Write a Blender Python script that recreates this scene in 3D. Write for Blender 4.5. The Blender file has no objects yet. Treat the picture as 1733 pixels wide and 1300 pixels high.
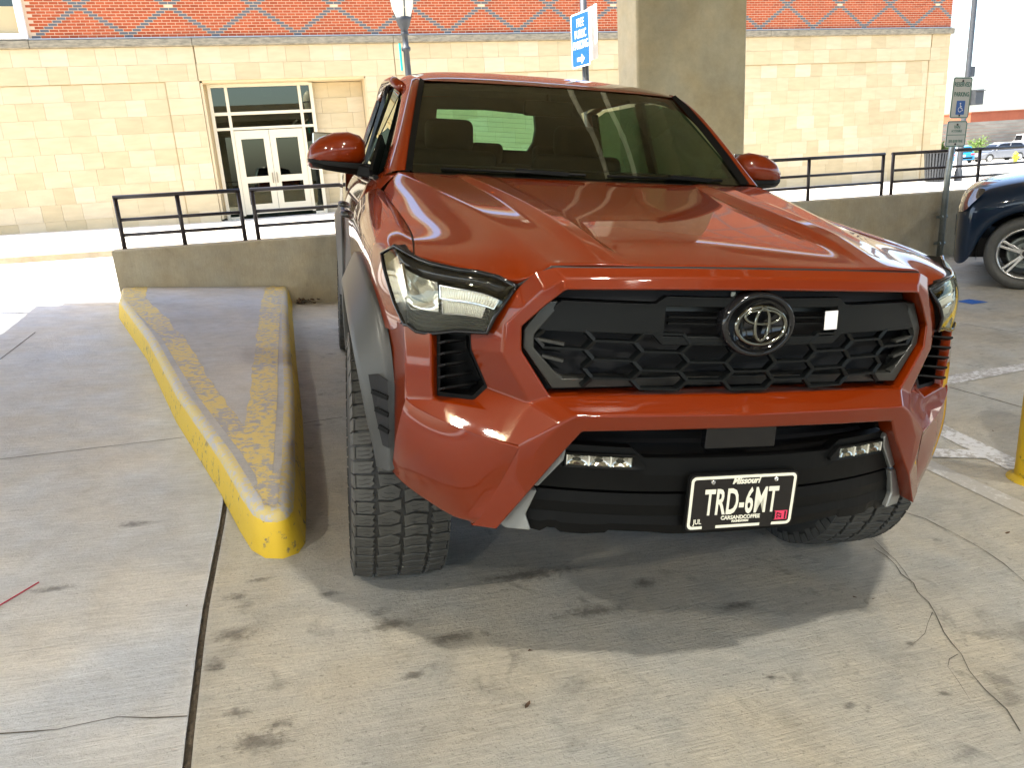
import bpy, bmesh, math, random
from mathutils import Vector, Matrix, Euler
random.seed(7)
R = math.radians
sc = bpy.context.scene
COL = sc.collection

# ------------------------------------------------------------------ camera
cam = bpy.data.cameras.new('camera')
cam.sensor_width = 36.0
cam.lens = 1310.14 / 1733.0 * 36.0
cam.clip_start = 0.05
cam.clip_end = 600
co = bpy.data.objects.new('camera', cam)
COL.objects.link(co)
co.location = (-1.045,-1.592,1.451)
co.rotation_euler = [1.29099, 0.06191, -0.32692]
sc.camera = co

# ------------------------------------------------------------------ light
SUN_EL, SUN_AZ = R(62), R(-84)          # azimuth from +Y towards +X
world = bpy.data.worlds.new("World")
sc.world = world
world.use_nodes = True
wn = world.node_tree.nodes
wl = world.node_tree.links
bgn = wn['Background']
sky = wn.new('ShaderNodeTexSky')
sky.sky_type = 'NISHITA'
sky.sun_disc = False
sky.sun_elevation = SUN_EL
sky.sun_rotation = SUN_AZ
sky.dust_density = 2.5
sky.air_density = 1.0
wl.new(sky.outputs[0], bgn.inputs[0])
bgn.inputs[1].default_value = 0.15
sl = bpy.data.lights.new('sun', 'SUN')
sl.energy = 4.6
sl.angle = R(0.5)
sl.color = (1.0, 0.95, 0.86)
so = bpy.data.objects.new('sun', sl)
COL.objects.link(so)
sd = Vector((math.sin(SUN_AZ) * math.cos(SUN_EL), math.cos(SUN_AZ) * math.cos(SUN_EL), math.sin(SUN_EL)))
so.rotation_euler = (-sd).to_track_quat('-Z', 'Y').to_euler()
vs = sc.view_settings
vs.view_transform = 'Standard'
vs.look = 'None'
vs.gamma = 1.0
vs.use_curve_mapping = False
vs.exposure = 2.1

# ------------------------------------------------------------------ materials
def mat(name, col, rough=0.6, metal=0.0, coat=0.0, spec=0.5, noise=None, bump=None, emit=None):
    """noise = (scale, amount, stretch) ; bump = (scale, strength, distance)"""
    m = bpy.data.materials.new(name)
    m.use_nodes = True
    nt = m.node_tree
    b = nt.nodes['Principled BSDF']
    b.inputs['Base Color'].default_value = (*col, 1)
    b.inputs['Roughness'].default_value = rough
    b.inputs['Metallic'].default_value = metal
    b.inputs['Specular IOR Level'].default_value = spec
    b.inputs['Coat Weight'].default_value = coat
    b.inputs['Coat Roughness'].default_value = 0.03
    if emit:
        b.inputs['Emission Color'].default_value = (*emit[0], 1)
        b.inputs['Emission Strength'].default_value = emit[1]
    tc = None
    if noise or bump:
        tc = nt.nodes.new('ShaderNodeTexCoord')
    if noise:
        mp = nt.nodes.new('ShaderNodeMapping')
        nt.links.new(tc.outputs['Object'], mp.inputs[0])
        if len(noise) > 2:
            mp.inputs['Scale'].default_value = noise[2]
        n = nt.nodes.new('ShaderNodeTexNoise')
        n.inputs['Scale'].default_value = noise[0]
        n.inputs['Detail'].default_value = 6
        n.inputs['Roughness'].default_value = 0.65
        nt.links.new(mp.outputs[0], n.inputs['Vector'])
        r = nt.nodes.new('ShaderNodeMapRange')
        r.inputs['From Min'].default_value = 0.25
        r.inputs['From Max'].default_value = 0.75
        r.inputs['To Min'].default_value = 1 - noise[1]
        r.inputs['To Max'].default_value = 1 + noise[1]
        nt.links.new(n.outputs['Fac'], r.inputs['Value'])
        h = nt.nodes.new('ShaderNodeHueSaturation')
        h.inputs['Color'].default_value = (*col, 1)
        nt.links.new(r.outputs[0], h.inputs['Value'])
        nt.links.new(h.outputs[0], b.inputs['Base Color'])
    if bump:
        n2 = nt.nodes.new('ShaderNodeTexNoise')
        n2.inputs['Scale'].default_value = bump[0]
        n2.inputs['Detail'].default_value = 5
        nt.links.new(tc.outputs['Object'], n2.inputs['Vector'])
        bp = nt.nodes.new('ShaderNodeBump')
        bp.inputs['Strength'].default_value = bump[1]
        bp.inputs['Distance'].default_value = bump[2]
        nt.links.new(n2.outputs['Fac'], bp.inputs['Height'])
        nt.links.new(bp.outputs[0], b.inputs['Normal'])
    return m

def glass_mat(name, tint, ior=1.5, rough=0.0, gloss=1.0):
    m = bpy.data.materials.new(name)
    m.use_nodes = True
    nt = m.node_tree
    nt.nodes.remove(nt.nodes['Principled BSDF'])
    out = nt.nodes['Material Output']
    tr = nt.nodes.new('ShaderNodeBsdfTransparent')
    tr.inputs[0].default_value = (*tint, 1)
    gl = nt.nodes.new('ShaderNodeBsdfGlossy')
    gl.inputs['Roughness'].default_value = rough
    gl.inputs['Color'].default_value = (0.92, 0.95, 0.78, 1)
    # Schlick term from the facing angle, the same from both sides of the pane
    ge = nt.nodes.new('ShaderNodeNewGeometry')
    dt = nt.nodes.new('ShaderNodeVectorMath'); dt.operation = 'DOT_PRODUCT'
    nt.links.new(ge.outputs['Incoming'], dt.inputs[0]); nt.links.new(ge.outputs['Normal'], dt.inputs[1])
    ab = nt.nodes.new('ShaderNodeMath'); ab.operation = 'ABSOLUTE'; nt.links.new(dt.outputs['Value'], ab.inputs[0])
    om = nt.nodes.new('ShaderNodeMath'); om.operation = 'SUBTRACT'; om.inputs[0].default_value = 1.0; om.use_clamp = True; nt.links.new(ab.outputs[0], om.inputs[1])
    pw5 = nt.nodes.new('ShaderNodeMath'); pw5.operation = 'POWER'; pw5.inputs[1].default_value = 5.0; nt.links.new(om.outputs[0], pw5.inputs[0])
    f0 = ((ior - 1) / (ior + 1)) ** 2
    mu = nt.nodes.new('ShaderNodeMath'); mu.operation = 'MULTIPLY_ADD'; mu.use_clamp = True
    mu.inputs[1].default_value = 1 - f0 * gloss; mu.inputs[2].default_value = f0 * gloss
    nt.links.new(pw5.outputs[0], mu.inputs[0])
    mx = nt.nodes.new('ShaderNodeMixShader')
    nt.links.new(mu.outputs[0], mx.inputs[0])
    nt.links.new(tr.outputs[0], mx.inputs[1])
    nt.links.new(gl.outputs[0], mx.inputs[2])
    nt.links.new(mx.outputs[0], out.inputs[0])
    return m

def var_mat(name, cols, rough, amount=0.06, noise_scale=3.0, use_attr=False, bump=0.15):
    """stones and bricks: colour picked per object (Object Info) or per piece (attribute 'tone')"""
    m = bpy.data.materials.new(name)
    m.use_nodes = True
    nt = m.node_tree
    b = nt.nodes['Principled BSDF']
    b.inputs['Roughness'].default_value = rough
    b.inputs['Specular IOR Level'].default_value = 0.25
    if use_attr:
        s = nt.nodes.new('ShaderNodeAttribute')
        s.attribute_name = 'tone'
        f = s.outputs['Fac']
    else:
        s = nt.nodes.new('ShaderNodeObjectInfo')
        f = s.outputs['Random']
    cr = nt.nodes.new('ShaderNodeValToRGB')
    el = cr.color_ramp.elements
    el[0].position = 0
    el[0].color = (*cols[0], 1)
    el[1].position = 1
    el[1].color = (*cols[-1], 1)
    for i, c in enumerate(cols[1:-1]):
        e = el.new((i + 1) / (len(cols) - 1))
        e.color = (*c, 1)
    nt.links.new(f, cr.inputs[0])
    g = nt.nodes.new('ShaderNodeNewGeometry')
    n = nt.nodes.new('ShaderNodeTexNoise')
    mp = nt.nodes.new('ShaderNodeMapping')
    mp.inputs['Scale'].default_value = (1, 1, 4)
    nt.links.new(g.outputs['Position'], mp.inputs[0])
    nt.links.new(mp.outputs[0], n.inputs['Vector'])
    n.inputs['Scale'].default_value = noise_scale
    n.inputs['Detail'].default_value = 6
    r = nt.nodes.new('ShaderNodeMapRange')
    r.inputs['From Min'].default_value = 0.3
    r.inputs['From Max'].default_value = 0.7
    r.inputs['To Min'].default_value = 1 - amount
    r.inputs['To Max'].default_value = 1 + amount
    nt.links.new(n.outputs['Fac'], r.inputs['Value'])
    h = nt.nodes.new('ShaderNodeHueSaturation')
    nt.links.new(cr.outputs[0], h.inputs['Color'])
    nt.links.new(r.outputs[0], h.inputs['Value'])
    nt.links.new(h.outputs[0], b.inputs['Base Color'])
    bp = nt.nodes.new('ShaderNodeBump')
    bp.inputs['Strength'].default_value = bump
    bp.inputs['Distance'].default_value = 0.01
    nt.links.new(n.outputs['Fac'], bp.inputs['Height'])
    nt.links.new(bp.outputs[0], b.inputs['Normal'])
    return m

def concrete_mat(name, col, rough=0.75, broom=0.35, stain=0.5, along=(1, 1, 1), spec=0.35, blue=0.0):
    m = bpy.data.materials.new(name)
    m.use_nodes = True
    nt = m.node_tree
    b = nt.nodes['Principled BSDF']
    b.inputs['Specular IOR Level'].default_value = spec
    tc = nt.nodes.new('ShaderNodeNewGeometry')
    def noise(scale, detail, st=(1, 1, 1), rough_=0.6, dist=0.0):
        mp = nt.nodes.new('ShaderNodeMapping')
        mp.inputs['Scale'].default_value = st
        mp.inputs['Rotation'].default_value = (0, 0, R(-4))
        nt.links.new(tc.outputs['Position'], mp.inputs[0])
        n = nt.nodes.new('ShaderNodeTexNoise')
        n.inputs['Scale'].default_value = scale
        n.inputs['Detail'].default_value = detail
        n.inputs['Roughness'].default_value = rough_
        n.inputs['Distortion'].default_value = dist
        nt.links.new(mp.outputs[0], n.inputs['Vector'])
        return n.outputs['Fac']
    def rng(f, a, b_, c, d):
        r = nt.nodes.new('ShaderNodeMapRange')
        r.inputs['From Min'].default_value = a
        r.inputs['From Max'].default_value = b_
        r.inputs['To Min'].default_value = c
        r.inputs['To Max'].default_value = d
        nt.links.new(f, r.inputs['Value'])
        return r.outputs[0]
    def mul(a, c):
        x = nt.nodes.new('ShaderNodeMath')
        x.operation = 'MULTIPLY'
        nt.links.new(a, x.inputs[0])
        nt.links.new(c, x.inputs[1])
        return x.outputs[0]
    big = rng(noise(0.9, 5), 0.3, 0.7, 0.84, 1.12)
    mid = rng(noise(7, 8, (1, 1, 1), 0.75), 0.3, 0.7, 0.86, 1.10)
    br = noise(9, 6, (1.0 * along[0], 14 * along[1], 1), 0.75)
    brm = rng(br, 0.3, 0.7, 1 - 0.10 * broom / 0.35, 1 + 0.08 * broom / 0.35)
    spot = rng(noise(5.5, 10, (1, 1, 1), 0.62, 0.6), 0.60, 0.70, 1.0, 1 - 0.45 * stain)
    spot2 = rng(noise(30, 4, (1, 1, 1), 0.5, 0.3), 0.66, 0.74, 1.0, 1 - 0.35 * stain)
    spot3 = rng(noise(120, 3, (1, 1, 1), 0.5, 0.2), 0.62, 0.70, 1.0, 1 - 0.40 * stain)
    grime = rng(noise(2.3, 9, (1, 1, 1), 0.72, 0.8), 0.52, 0.72, 1.0, 1 - 0.30 * stain)
    v = mul(mul(mul(mul(big, mid), mul(brm, spot)), spot2), mul(spot3, grime))
    h = nt.nodes.new('ShaderNodeHueSaturation')
    mixc = nt.nodes.new('ShaderNodeMixRGB')
    mixc.inputs[1].default_value = (*col, 1)
    mixc.inputs[2].default_value = (col[0] * 1.06, col[1] * 0.97, col[2] * 0.84, 1)
    nt.links.new(rng(noise(1.7, 3), 0.35, 0.65, 0, 1), mixc.inputs[0])
    nt.links.new(mixc.outputs[0], h.inputs['Color'])
    nt.links.new(v, h.inputs['Value'])
    nt.links.new(h.outputs[0], b.inputs['Base Color'])
    nt.links.new(rng(noise(3, 6), 0.3, 0.7, rough - 0.12, rough + 0.1), b.inputs['Roughness'])
    fine = noise(70, 6, (1, 1, 1), 0.7)
    ad = nt.nodes.new('ShaderNodeMath')
    ad.operation = 'ADD'
    nt.links.new(mul(br, br), ad.inputs[0])
    nt.links.new(mul(fine, fine), ad.inputs[1])
    bp = nt.nodes.new('ShaderNodeBump')
    bp.inputs['Strength'].default_value = broom
    bp.inputs['Distance'].default_value = 0.017
    nt.links.new(ad.outputs[0], bp.inputs['Height'])
    nt.links.new(bp.outputs[0], b.inputs['Normal'])
    return m

def worn_paint_mat(name, col, under, wear=0.5, scale=14, rough=0.55):
    """paint worn through to concrete in patches"""
    m = bpy.data.materials.new(name)
    m.use_nodes = True
    nt = m.node_tree
    b = nt.nodes['Principled BSDF']
    b.inputs['Roughness'].default_value = rough
    g = nt.nodes.new('ShaderNodeNewGeometry')
    n = nt.nodes.new('ShaderNodeTexNoise')
    n.inputs['Scale'].default_value = scale
    n.inputs['Detail'].default_value = 9
    n.inputs['Roughness'].default_value = 0.75
    nt.links.new(g.outputs['Position'], n.inputs['Vector'])
    n2 = nt.nodes.new('ShaderNodeTexNoise')
    n2.inputs['Scale'].default_value = 2.2
    nt.links.new(g.outputs['Position'], n2.inputs['Vector'])
    a = nt.nodes.new('ShaderNodeMath')
    a.operation = 'ADD'
    nt.links.new(n.outputs['Fac'], a.inputs[0])
    q_ = nt.nodes.new('ShaderNodeMath'); q_.operation = 'MULTIPLY'; q_.inputs[1].default_value = 0.3
    nt.links.new(n2.outputs['Fac'], q_.inputs[0]); nt.links.new(q_.outputs[0], a.inputs[1])
    r = nt.nodes.new('ShaderNodeMapRange')
    r.inputs['From Min'].default_value = 0.645 + (0.5 - wear) * 0.36
    r.inputs['From Max'].default_value = 0.70 + (0.5 - wear) * 0.36
    nt.links.new(a.outputs[0], r.inputs['Value'])
    mx = nt.nodes.new('ShaderNodeMixRGB')
    mx.inputs[1].default_value = (*col, 1)
    mx.inputs[2].default_value = (*under, 1)
    nt.links.new(r.outputs[0], mx.inputs[0])
    nt.links.new(mx.outputs[0], b.inputs['Base Color'])
    bp = nt.nodes.new('ShaderNodeBump')
    bp.inputs['Strength'].default_value = 0.35
    bp.inputs['Distance'].default_value = 0.01
    nt.links.new(n.outputs['Fac'], bp.inputs['Height'])
    nt.links.new(bp.outputs[0], b.inputs['Normal'])
    return m

M = {}
def paint_mat(name, col, metal=0.35, rough=0.32):
    m = mat(name, col, rough, metal, 1.0)
    m.node_tree.nodes['Principled BSDF'].inputs['Coat IOR'].default_value = 1.44
    m.node_tree.nodes['Principled BSDF'].inputs['Specular IOR Level'].default_value = 0.1
    return m
M['paint'] = paint_mat('orange_paint', (0.145, 0.0155, 0.0002), 0.0, 0.4)
M['navy'] = paint_mat('navy_paint', (0.006, 0.016, 0.035), 0.2)
M['bluecar'] = paint_mat('blue_paint', (0.01, 0.22, 0.45), 0.2)
M['greycar'] = paint_mat('grey_paint', (0.22, 0.23, 0.25), 0.4)
M['whitecar'] = paint_mat('white_paint', (0.75, 0.75, 0.75), 0.0)
M['flare'] = mat('flare_plastic', (0.060, 0.062, 0.060), 0.40, 0.2, bump=(900, 0.06, 0.001))
M['black'] = mat('black_plastic', (0.0028, 0.003, 0.003), 0.48, spec=0.16, bump=(700, 0.05, 0.001))
M['gun'] = mat('gunmetal_plastic', (0.045, 0.046, 0.042), 0.34, 0.4)
M['grille'] = mat('grille_plastic', (0.0035, 0.0045, 0.0048), 0.40, 0.0, spec=0.26)
M['gloss_black'] = mat('gloss_black', (0.008, 0.008, 0.009), 0.08)
M['void'] = mat('dark_recess', (0.004, 0.004, 0.005), 0.7)
M['silver'] = mat('silver_plastic', (0.27, 0.28, 0.27), 0.38, 0.55)
M['chrome'] = mat('chrome', (0.62, 0.62, 0.60), 0.08, 1.0)
M['darkchrome'] = mat('dark_chrome', (0.20, 0.20, 0.17), 0.10, 1.0)
M['glass_rear'] = glass_mat('rear_window_glass', (0.50, 0.95, 0.75), 1.45, gloss=0.6)
M['navylens'] = mat('lamp_cover', (0.10, 0.09, 0.09), 0.08, 0.6, 1.0)
M['rubber'] = mat('rubber', (0.055, 0.055, 0.050), 0.55, noise=(40, 0.25))
M['rubber_side'] = mat('rubber_side', (0.030, 0.030, 0.028), 0.6)
M['alloy'] = mat('alloy', (0.55, 0.55, 0.54), 0.25, 0.9)
M['dark_alloy'] = mat('dark_alloy', (0.05, 0.05, 0.05), 0.4, 0.6)
M['glass'] = glass_mat('windshield_glass', (0.42, 0.49, 0.38), 1.5, gloss=2.4)
M['glass_tint'] = glass_mat('tinted_glass', (0.10, 0.20, 0.13), 1.6, gloss=2.2)
M['lens'] = glass_mat('lamp_lens', (0.94, 0.95, 0.94), 1.5, gloss=1.7)
M['reflector'] = mat('lamp_reflector', (0.70, 0.70, 0.64), 0.14, 0.82)
M['win'] = glass_mat('door_glass', (0.16, 0.24, 0.2), 1.5, gloss=2.2)
M['seat'] = mat('seat_cloth', (0.016, 0.015, 0.012), 0.8, bump=(120, 0.2, 0.002))
M['dash'] = mat('dashboard', (0.015, 0.015, 0.015), 0.6)
M['headliner'] = mat('headliner', (0.035, 0.035, 0.03), 0.9)
M['ribbed'] = mat('clear_ribbed_plastic', (0.75, 0.74, 0.66), 0.25, 0.25)
M['white'] = mat('white_print', (0.80, 0.79, 0.66), 0.4)
M['plate_black'] = mat('plate_black', (0.008, 0.007, 0.007), 0.25)
M['pink'] = mat('pink_sticker', (0.75, 0.05, 0.12), 0.5)
M['rail'] = mat('railing_paint', (0.022, 0.016, 0.017), 0.42, noise=(20, 0.2))
M['galv'] = mat('galvanized_steel', (0.24, 0.27, 0.26), 0.42, 0.7, noise=(14, 0.22))
M['post'] = mat('dark_post', (0.05, 0.055, 0.06), 0.5, 0.2, noise=(10, 0.2))
M['signwhite'] = mat('sign_white', (0.50, 0.49, 0.44), 0.45)
M['signgreen'] = mat('sign_green', (0.012, 0.13, 0.09), 0.5)
M['signblue'] = mat('sign_blue', (0.005, 0.08, 0.34), 0.45)
M['brightblue'] = mat('sign_bright_blue', (0.0, 0.075, 0.34), 0.45)
M['brightwhite'] = mat('sign_bright_white', (0.85, 0.85, 0.85), 0.45)
M['bolt'] = mat('bolt', (0.03, 0.03, 0.03), 0.4, 0.5)
M['yellow'] = worn_paint_mat('yellow_curb_paint', (0.62, 0.42, 0.02), (0.20, 0.16, 0.08), 0.30, 18)
M['yellow_top'] = worn_paint_mat('worn_yellow_paint', (0.58, 0.44, 0.13), (0.30, 0.29, 0.29), 0.55, 26)
M['yellow_edge'] = worn_paint_mat('scraped_curb_edge', (0.52, 0.42, 0.16), (0.38, 0.38, 0.40), 0.50, 34)
M['bollard'] = worn_paint_mat('yellow_bollard_paint', (0.72, 0.47, 0.01), (0.30, 0.20, 0.02), 0.22, 20)
M['line'] = worn_paint_mat('white_line_paint', (0.62, 0.62, 0.62), (0.36, 0.34, 0.31), 0.52, 30)
M['linefaint'] = worn_paint_mat('faint_line_paint', (0.50, 0.49, 0.46), (0.38, 0.36, 0.32), 0.68, 22)
M['blueline'] = worn_paint_mat('blue_ground_paint', (0.02, 0.12, 0.45), (0.35, 0.34, 0.32), 0.35, 20)
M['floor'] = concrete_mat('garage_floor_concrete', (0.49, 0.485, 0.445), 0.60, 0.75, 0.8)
M['floor2'] = concrete_mat('garage_lane_concrete', (0.58, 0.605, 0.635), 0.62, 0.75, 0.3)  # paler and bluer than the bay slab: cool daylight put into the colour
M['street'] = concrete_mat('street_concrete', (0.50, 0.485, 0.45), 0.8, 0.2, 0.1)
M['asphalt'] = concrete_mat('asphalt', (0.07, 0.07, 0.07), 0.9, 0.4, 0.1)
M['curbc'] = concrete_mat('curb_concrete', (0.36, 0.30, 0.20), 0.85, 0.2, 0.4)
M['wall'] = concrete_mat('wall_concrete', (0.40, 0.37, 0.285), 0.8, 0.3, 0.35, along=(9, 0.07, 1))
M['col'] = concrete_mat('column_concrete', (0.44, 0.41, 0.30), 0.75, 0.15, 0.1)
M['ceil'] = concrete_mat('ceiling_concrete', (0.27, 0.235, 0.16), 0.8, 0.1, 0.15)
M['island'] = concrete_mat('island_concrete', (0.45, 0.455, 0.47), 0.75, 0.6, 0.3)
M['gap'] = mat('dirty_joint', (0.07, 0.055, 0.038), 0.95, noise=(60, 0.6), bump=(80, 0.8, 0.01))
M['crack'] = mat('crack', (0.10, 0.09, 0.07), 0.95, noise=(30, 0.7))
M['seam'] = mat('panel_seam', (0.004, 0.003, 0.003), 0.6)
M['mortar'] = mat('mortar', (0.60, 0.43, 0.28), 0.9)
M['stonemortar'] = mat('stone_mortar', (0.50, 0.39, 0.21), 0.9)
SC_ = [(0.47, 0.37, 0.21), (0.53, 0.42, 0.245), (0.555, 0.45, 0.28), (0.50, 0.395, 0.225), (0.585, 0.48, 0.315)]
M['stone'] = var_mat('limestone', SC_, 0.8, 0.07, 2.2)
M['stone_m'] = var_mat('limestone_mass', SC_, 0.8, 0.07, 2.2, True)
BC = [(0.33, 0.064, 0.020), (0.38, 0.075, 0.023), (0.42, 0.09, 0.029), (0.29, 0.055, 0.018)]
M['brick'] = var_mat('red_brick', BC, 0.8, 0.12, 9)
M['brick_m'] = var_mat('red_brick_mass', BC, 0.8, 0.12, 9, True)
M['brick_dark'] = mat('grey_brick', (0.10, 0.10, 0.105), 0.75, noise=(9, 0.2))
M['cream'] = mat('cream_stone', (0.62, 0.50, 0.30), 0.8)
M['ledge'] = mat('stained_ledge', (0.24, 0.205, 0.14), 0.85, noise=(2.0, 0.55, (2.5, 1, 9)), bump=(20, 0.3, 0.01))
M['flash'] = mat('metal_flashing', (0.42, 0.42, 0.42), 0.4, 0.5)
M['frame_cream'] = mat('cream_frame_paint', (0.62, 0.54, 0.38), 0.45)
M['frame_white'] = mat('white_frame_paint', (0.80, 0.78, 0.74), 0.45)
M['bronze'] = mat('handle_metal', (0.25, 0.2, 0.13), 0.4, 0.8)
M['inside'] = mat('lobby_dark', (0.10, 0.16, 0.12), 0.7)
M['leaf'] = mat('dead_leaf', (0.10, 0.055, 0.03), 0.8)
M['twig'] = mat('red_straw', (0.42, 0.02, 0.05), 0.45)
M['foliage'] = mat('shrub_leaves', (0.10, 0.17, 0.025), 0.6, noise=(3, 0.4))
M['bark'] = mat('shrub_stem', (0.10, 0.07, 0.04), 0.9)
M['brownbeige'] = var_mat('weathered_board', [(0.17, 0.155, 0.125), (0.24, 0.22, 0.18)], 0.9, 0.2, 0.5)
M['hydrant'] = mat('hydrant_yellow', (0.75, 0.60, 0.02), 0.5)
M['lampglass'] = mat('frosted_globe', (0.70, 0.66, 0.52), 0.35, bump=(30, 0.2, 0.01))
M['pipe'] = mat('pipe_paint', (0.75, 0.72, 0.60), 0.5)
M['lamp_on'] = mat('lit_diffuser', (0.8, 0.8, 0.75), 0.5, emit=((1.0, 0.94, 0.83), 270.0))
M['teal'] = mat('teal_banner', (0.01, 0.45, 0.40), 0.6)
M['brownblock'] = mat('far_brick', (0.30, 0.08, 0.035), 0.9, noise=(0.6, 0.2))

# ------------------------------------------------------------------ helpers
def new_obj(name, verts, faces, material, parent=None, smooth=False, label=None, mats=None, fmat=None):
    me = bpy.data.meshes.new(name)
    me.from_pydata([tuple(v) for v in verts], [], [tuple(f) for f in faces])
    me.materials.append(material)
    if mats:
        for x in mats:
            me.materials.append(x)
        for p, i in zip(me.polygons, fmat):
            p.material_index = i
    me.update()
    if smooth:
        for p in me.polygons:
            p.use_smooth = True
    o = bpy.data.objects.new(name, me)
    COL.objects.link(o)
    if parent:
        o.parent = parent
    if label:
        o['label'] = label
    return o

def empty(name, loc=(0, 0, 0), rot=(0, 0, 0), label=None, cat=None, group=None):
    o = bpy.data.objects.new(name, None)
    COL.objects.link(o)
    o.location = loc
    o.rotation_euler = rot
    o.empty_display_size = 0.1
    tag(o, label, cat, group)
    return o

def tag(o, label=None, cat=None, group=None, kind=None):
    if label: o['label'] = label
    if cat: o['category'] = cat
    if group: o['group'] = group
    if kind: o['kind'] = kind
    return o

class MB:
    def __init__(s):
        s.v = []; s.f = []; s.fm = []
    def add(s, vs_, fs, mi=0):
        n = len(s.v)
        s.v += [tuple(x) for x in vs_]
        for f in fs:
            s.f.append(tuple(i + n for i in f)); s.fm.append(mi)
        return s
    def box(s, c, d, rot=None, mi=0):
        hx, hy, hz = d[0] / 2, d[1] / 2, d[2] / 2
        vs_ = [Vector((x, y, z)) for x in (-hx, hx) for y in (-hy, hy) for z in (-hz, hz)]
        if rot: 
            m = Euler(rot).to_matrix(); vs_ = [m @ v for v in vs_]
        vs_ = [v + Vector(c) for v in vs_]
        return s.add(vs_, [(0, 1, 3, 2), (4, 6, 7, 5), (0, 4, 5, 1), (2, 3, 7, 6), (0, 2, 6, 4), (1, 5, 7, 3)], mi)
    def bar(s, a, b, w, h, up=(0, 0, 1), mi=0):
        a = Vector(a); b = Vector(b); d = (b - a).normalized(); u = Vector(up)
        x = d.cross(u)
        if x.length < 1e-4: x = d.cross(Vector((1, 0, 0)))
        x.normalize(); u = x.cross(d).normalized()
        vs_ = [p + x * sx * w / 2 + u * sz * h / 2 for p in (a, b) for sx, sz in ((-1, -1), (1, -1), (1, 1), (-1, 1))]
        return s.add(vs_, [(0, 1, 2, 3), (4, 7, 6, 5), (0, 4, 5, 1), (1, 5, 6, 2), (2, 6, 7, 3), (3, 7, 4, 0)], mi)
    def tube(s, pts, r, n=12, cap=True, mi=0):
        pts = [Vector(p) for p in pts]; k = len(pts); rr = r if isinstance(r, (list, tuple)) else [r] * k
        base = len(s.v); pd = None
        for i, p in enumerate(pts):
            d = (pts[min(i + 1, k - 1)] - pts[max(i - 1, 0)]).normalized()
            x = (Vector((0, 0, 1)).cross(d) if abs(d.z) < 0.95 else Vector((1, 0, 0)).cross(d)).normalized() if pd is None else (pd - d * pd.dot(d)).normalized()
            pd = x; y = d.cross(x)
            for j in range(n):
                a = 2 * math.pi * j / n
                s.v.append(tuple(p + (x * math.cos(a) + y * math.sin(a)) * rr[i]))
        for i in range(k - 1):
            for j in range(n):
                a = base + i * n + j; b = base + i * n + (j + 1) % n
                s.f.append((a, b, b + n, a + n)); s.fm.append(mi)
        if cap:
            s.f.append(tuple(base + j for j in range(n))[::-1]); s.fm.append(mi)
            s.f.append(tuple(base + (k - 1) * n + j for j in range(n))); s.fm.append(mi)
        return s
    def lathe(s, prof, c=(0, 0, 0), n=24, axis='z', mi=0):
        base = len(s.v)
        for (r, h) in prof:
            for j in range(n):
                a = 2 * math.pi * j / n
                p = (r * math.cos(a), r * math.sin(a), h)
                if axis == 'x': p = (h, r * math.cos(a), r * math.sin(a))
                if axis == 'y': p = (r * math.cos(a), h, r * math.sin(a))
                s.v.append((p[0] + c[0], p[1] + c[1], p[2] + c[2]))
        for i in range(len(prof) - 1):
            for j in range(n):
                a = base + i * n + j; b = base + i * n + (j + 1) % n
                s.f.append((a, b, b + n, a + n)); s.fm.append(mi)
        return s
    def prism(s, poly, d, mi=0):
        """poly: list of 3-D points, extruded by vector d"""
        n = len(poly); d = Vector(d); a = [Vector(p) for p in poly]
        return s.add(a + [p + d for p in a], [tuple(range(n)), tuple(range(2 * n - 1, n - 1, -1))] + [(i, i + n, (i + 1) % n + n, (i + 1) % n) for i in range(n)], mi)
    def ring(s, outer, inner, d, mi=0):
        n = len(outer); d = Vector(d)
        O = [Vector(p) for p in outer]; I = [Vector(p) for p in inner]
        vs_ = O + I + [p + d for p in O] + [p + d for p in I]
        fs = []
        for i in range(n):
            j = (i + 1) % n
            fs += [(i, j, n + j, n + i), (2 * n + i, 3 * n + i, 3 * n + j, 2 * n + j), (i, 2 * n + i, 2 * n + j, j), (n + i, n + j, 3 * n + j, 3 * n + i)]
        return s.add(vs_, fs, mi)
    def grid(s, rows, mi=0, flip=False):
        n = len(rows[0]); base = len(s.v)
        for r in rows: s.v += [tuple(p) for p in r]
        for i in range(len(rows) - 1):
            for j in range(n - 1):
                a = base + i * n + j
                f = (a, a + 1, a + n + 1, a + n)
                s.f.append(f[::-1] if flip else f); s.fm.append(mi)
        return s
    def mirror(s):
        n = len(s.v)
        s.v += [(-x, y, z) for x, y, z in s.v]
        s.f += [tuple(i + n for i in f)[::-1] for f in s.f]
        s.fm += s.fm
        return s
    def build(s, name, material, parent=None, smooth=False, mats=None, label=None, merge=0, bevel=0, sub=0, recalc=True, solid=0, segs=2, angle=30):
        o = new_obj(name, s.v, s.f, material, parent, smooth, label, mats, s.fm if mats else None)
        if merge or recalc:
            bm = bmesh.new(); bm.from_mesh(o.data)
            if merge: bmesh.ops.remove_doubles(bm, verts=bm.verts, dist=merge)
            if recalc: bmesh.ops.recalc_face_normals(bm, faces=bm.faces)
            bm.to_mesh(o.data); bm.free()
        if solid:
            md = o.modifiers.new('solid', 'SOLIDIFY'); md.thickness = solid; md.offset = -1
        if sub:
            md = o.modifiers.new('sub', 'SUBSURF'); md.levels = sub; md.render_levels = sub
        if bevel:
            md = o.modifiers.new('bevel', 'BEVEL'); md.width = bevel; md.segments = segs
            md.limit_method = 'ANGLE'; md.angle_limit = R(angle); md.harden_normals = True
            for p in o.data.polygons: p.use_smooth = True
        return o

def mx(p, s=1):       # mirror helper: points are written for the truck's image-left side (x negative)
    return (p[0] * -s, p[1], p[2])

def lerp(a, b, t):
    return tuple(a[i] + (b[i] - a[i]) * t for i in range(len(a)))

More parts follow.
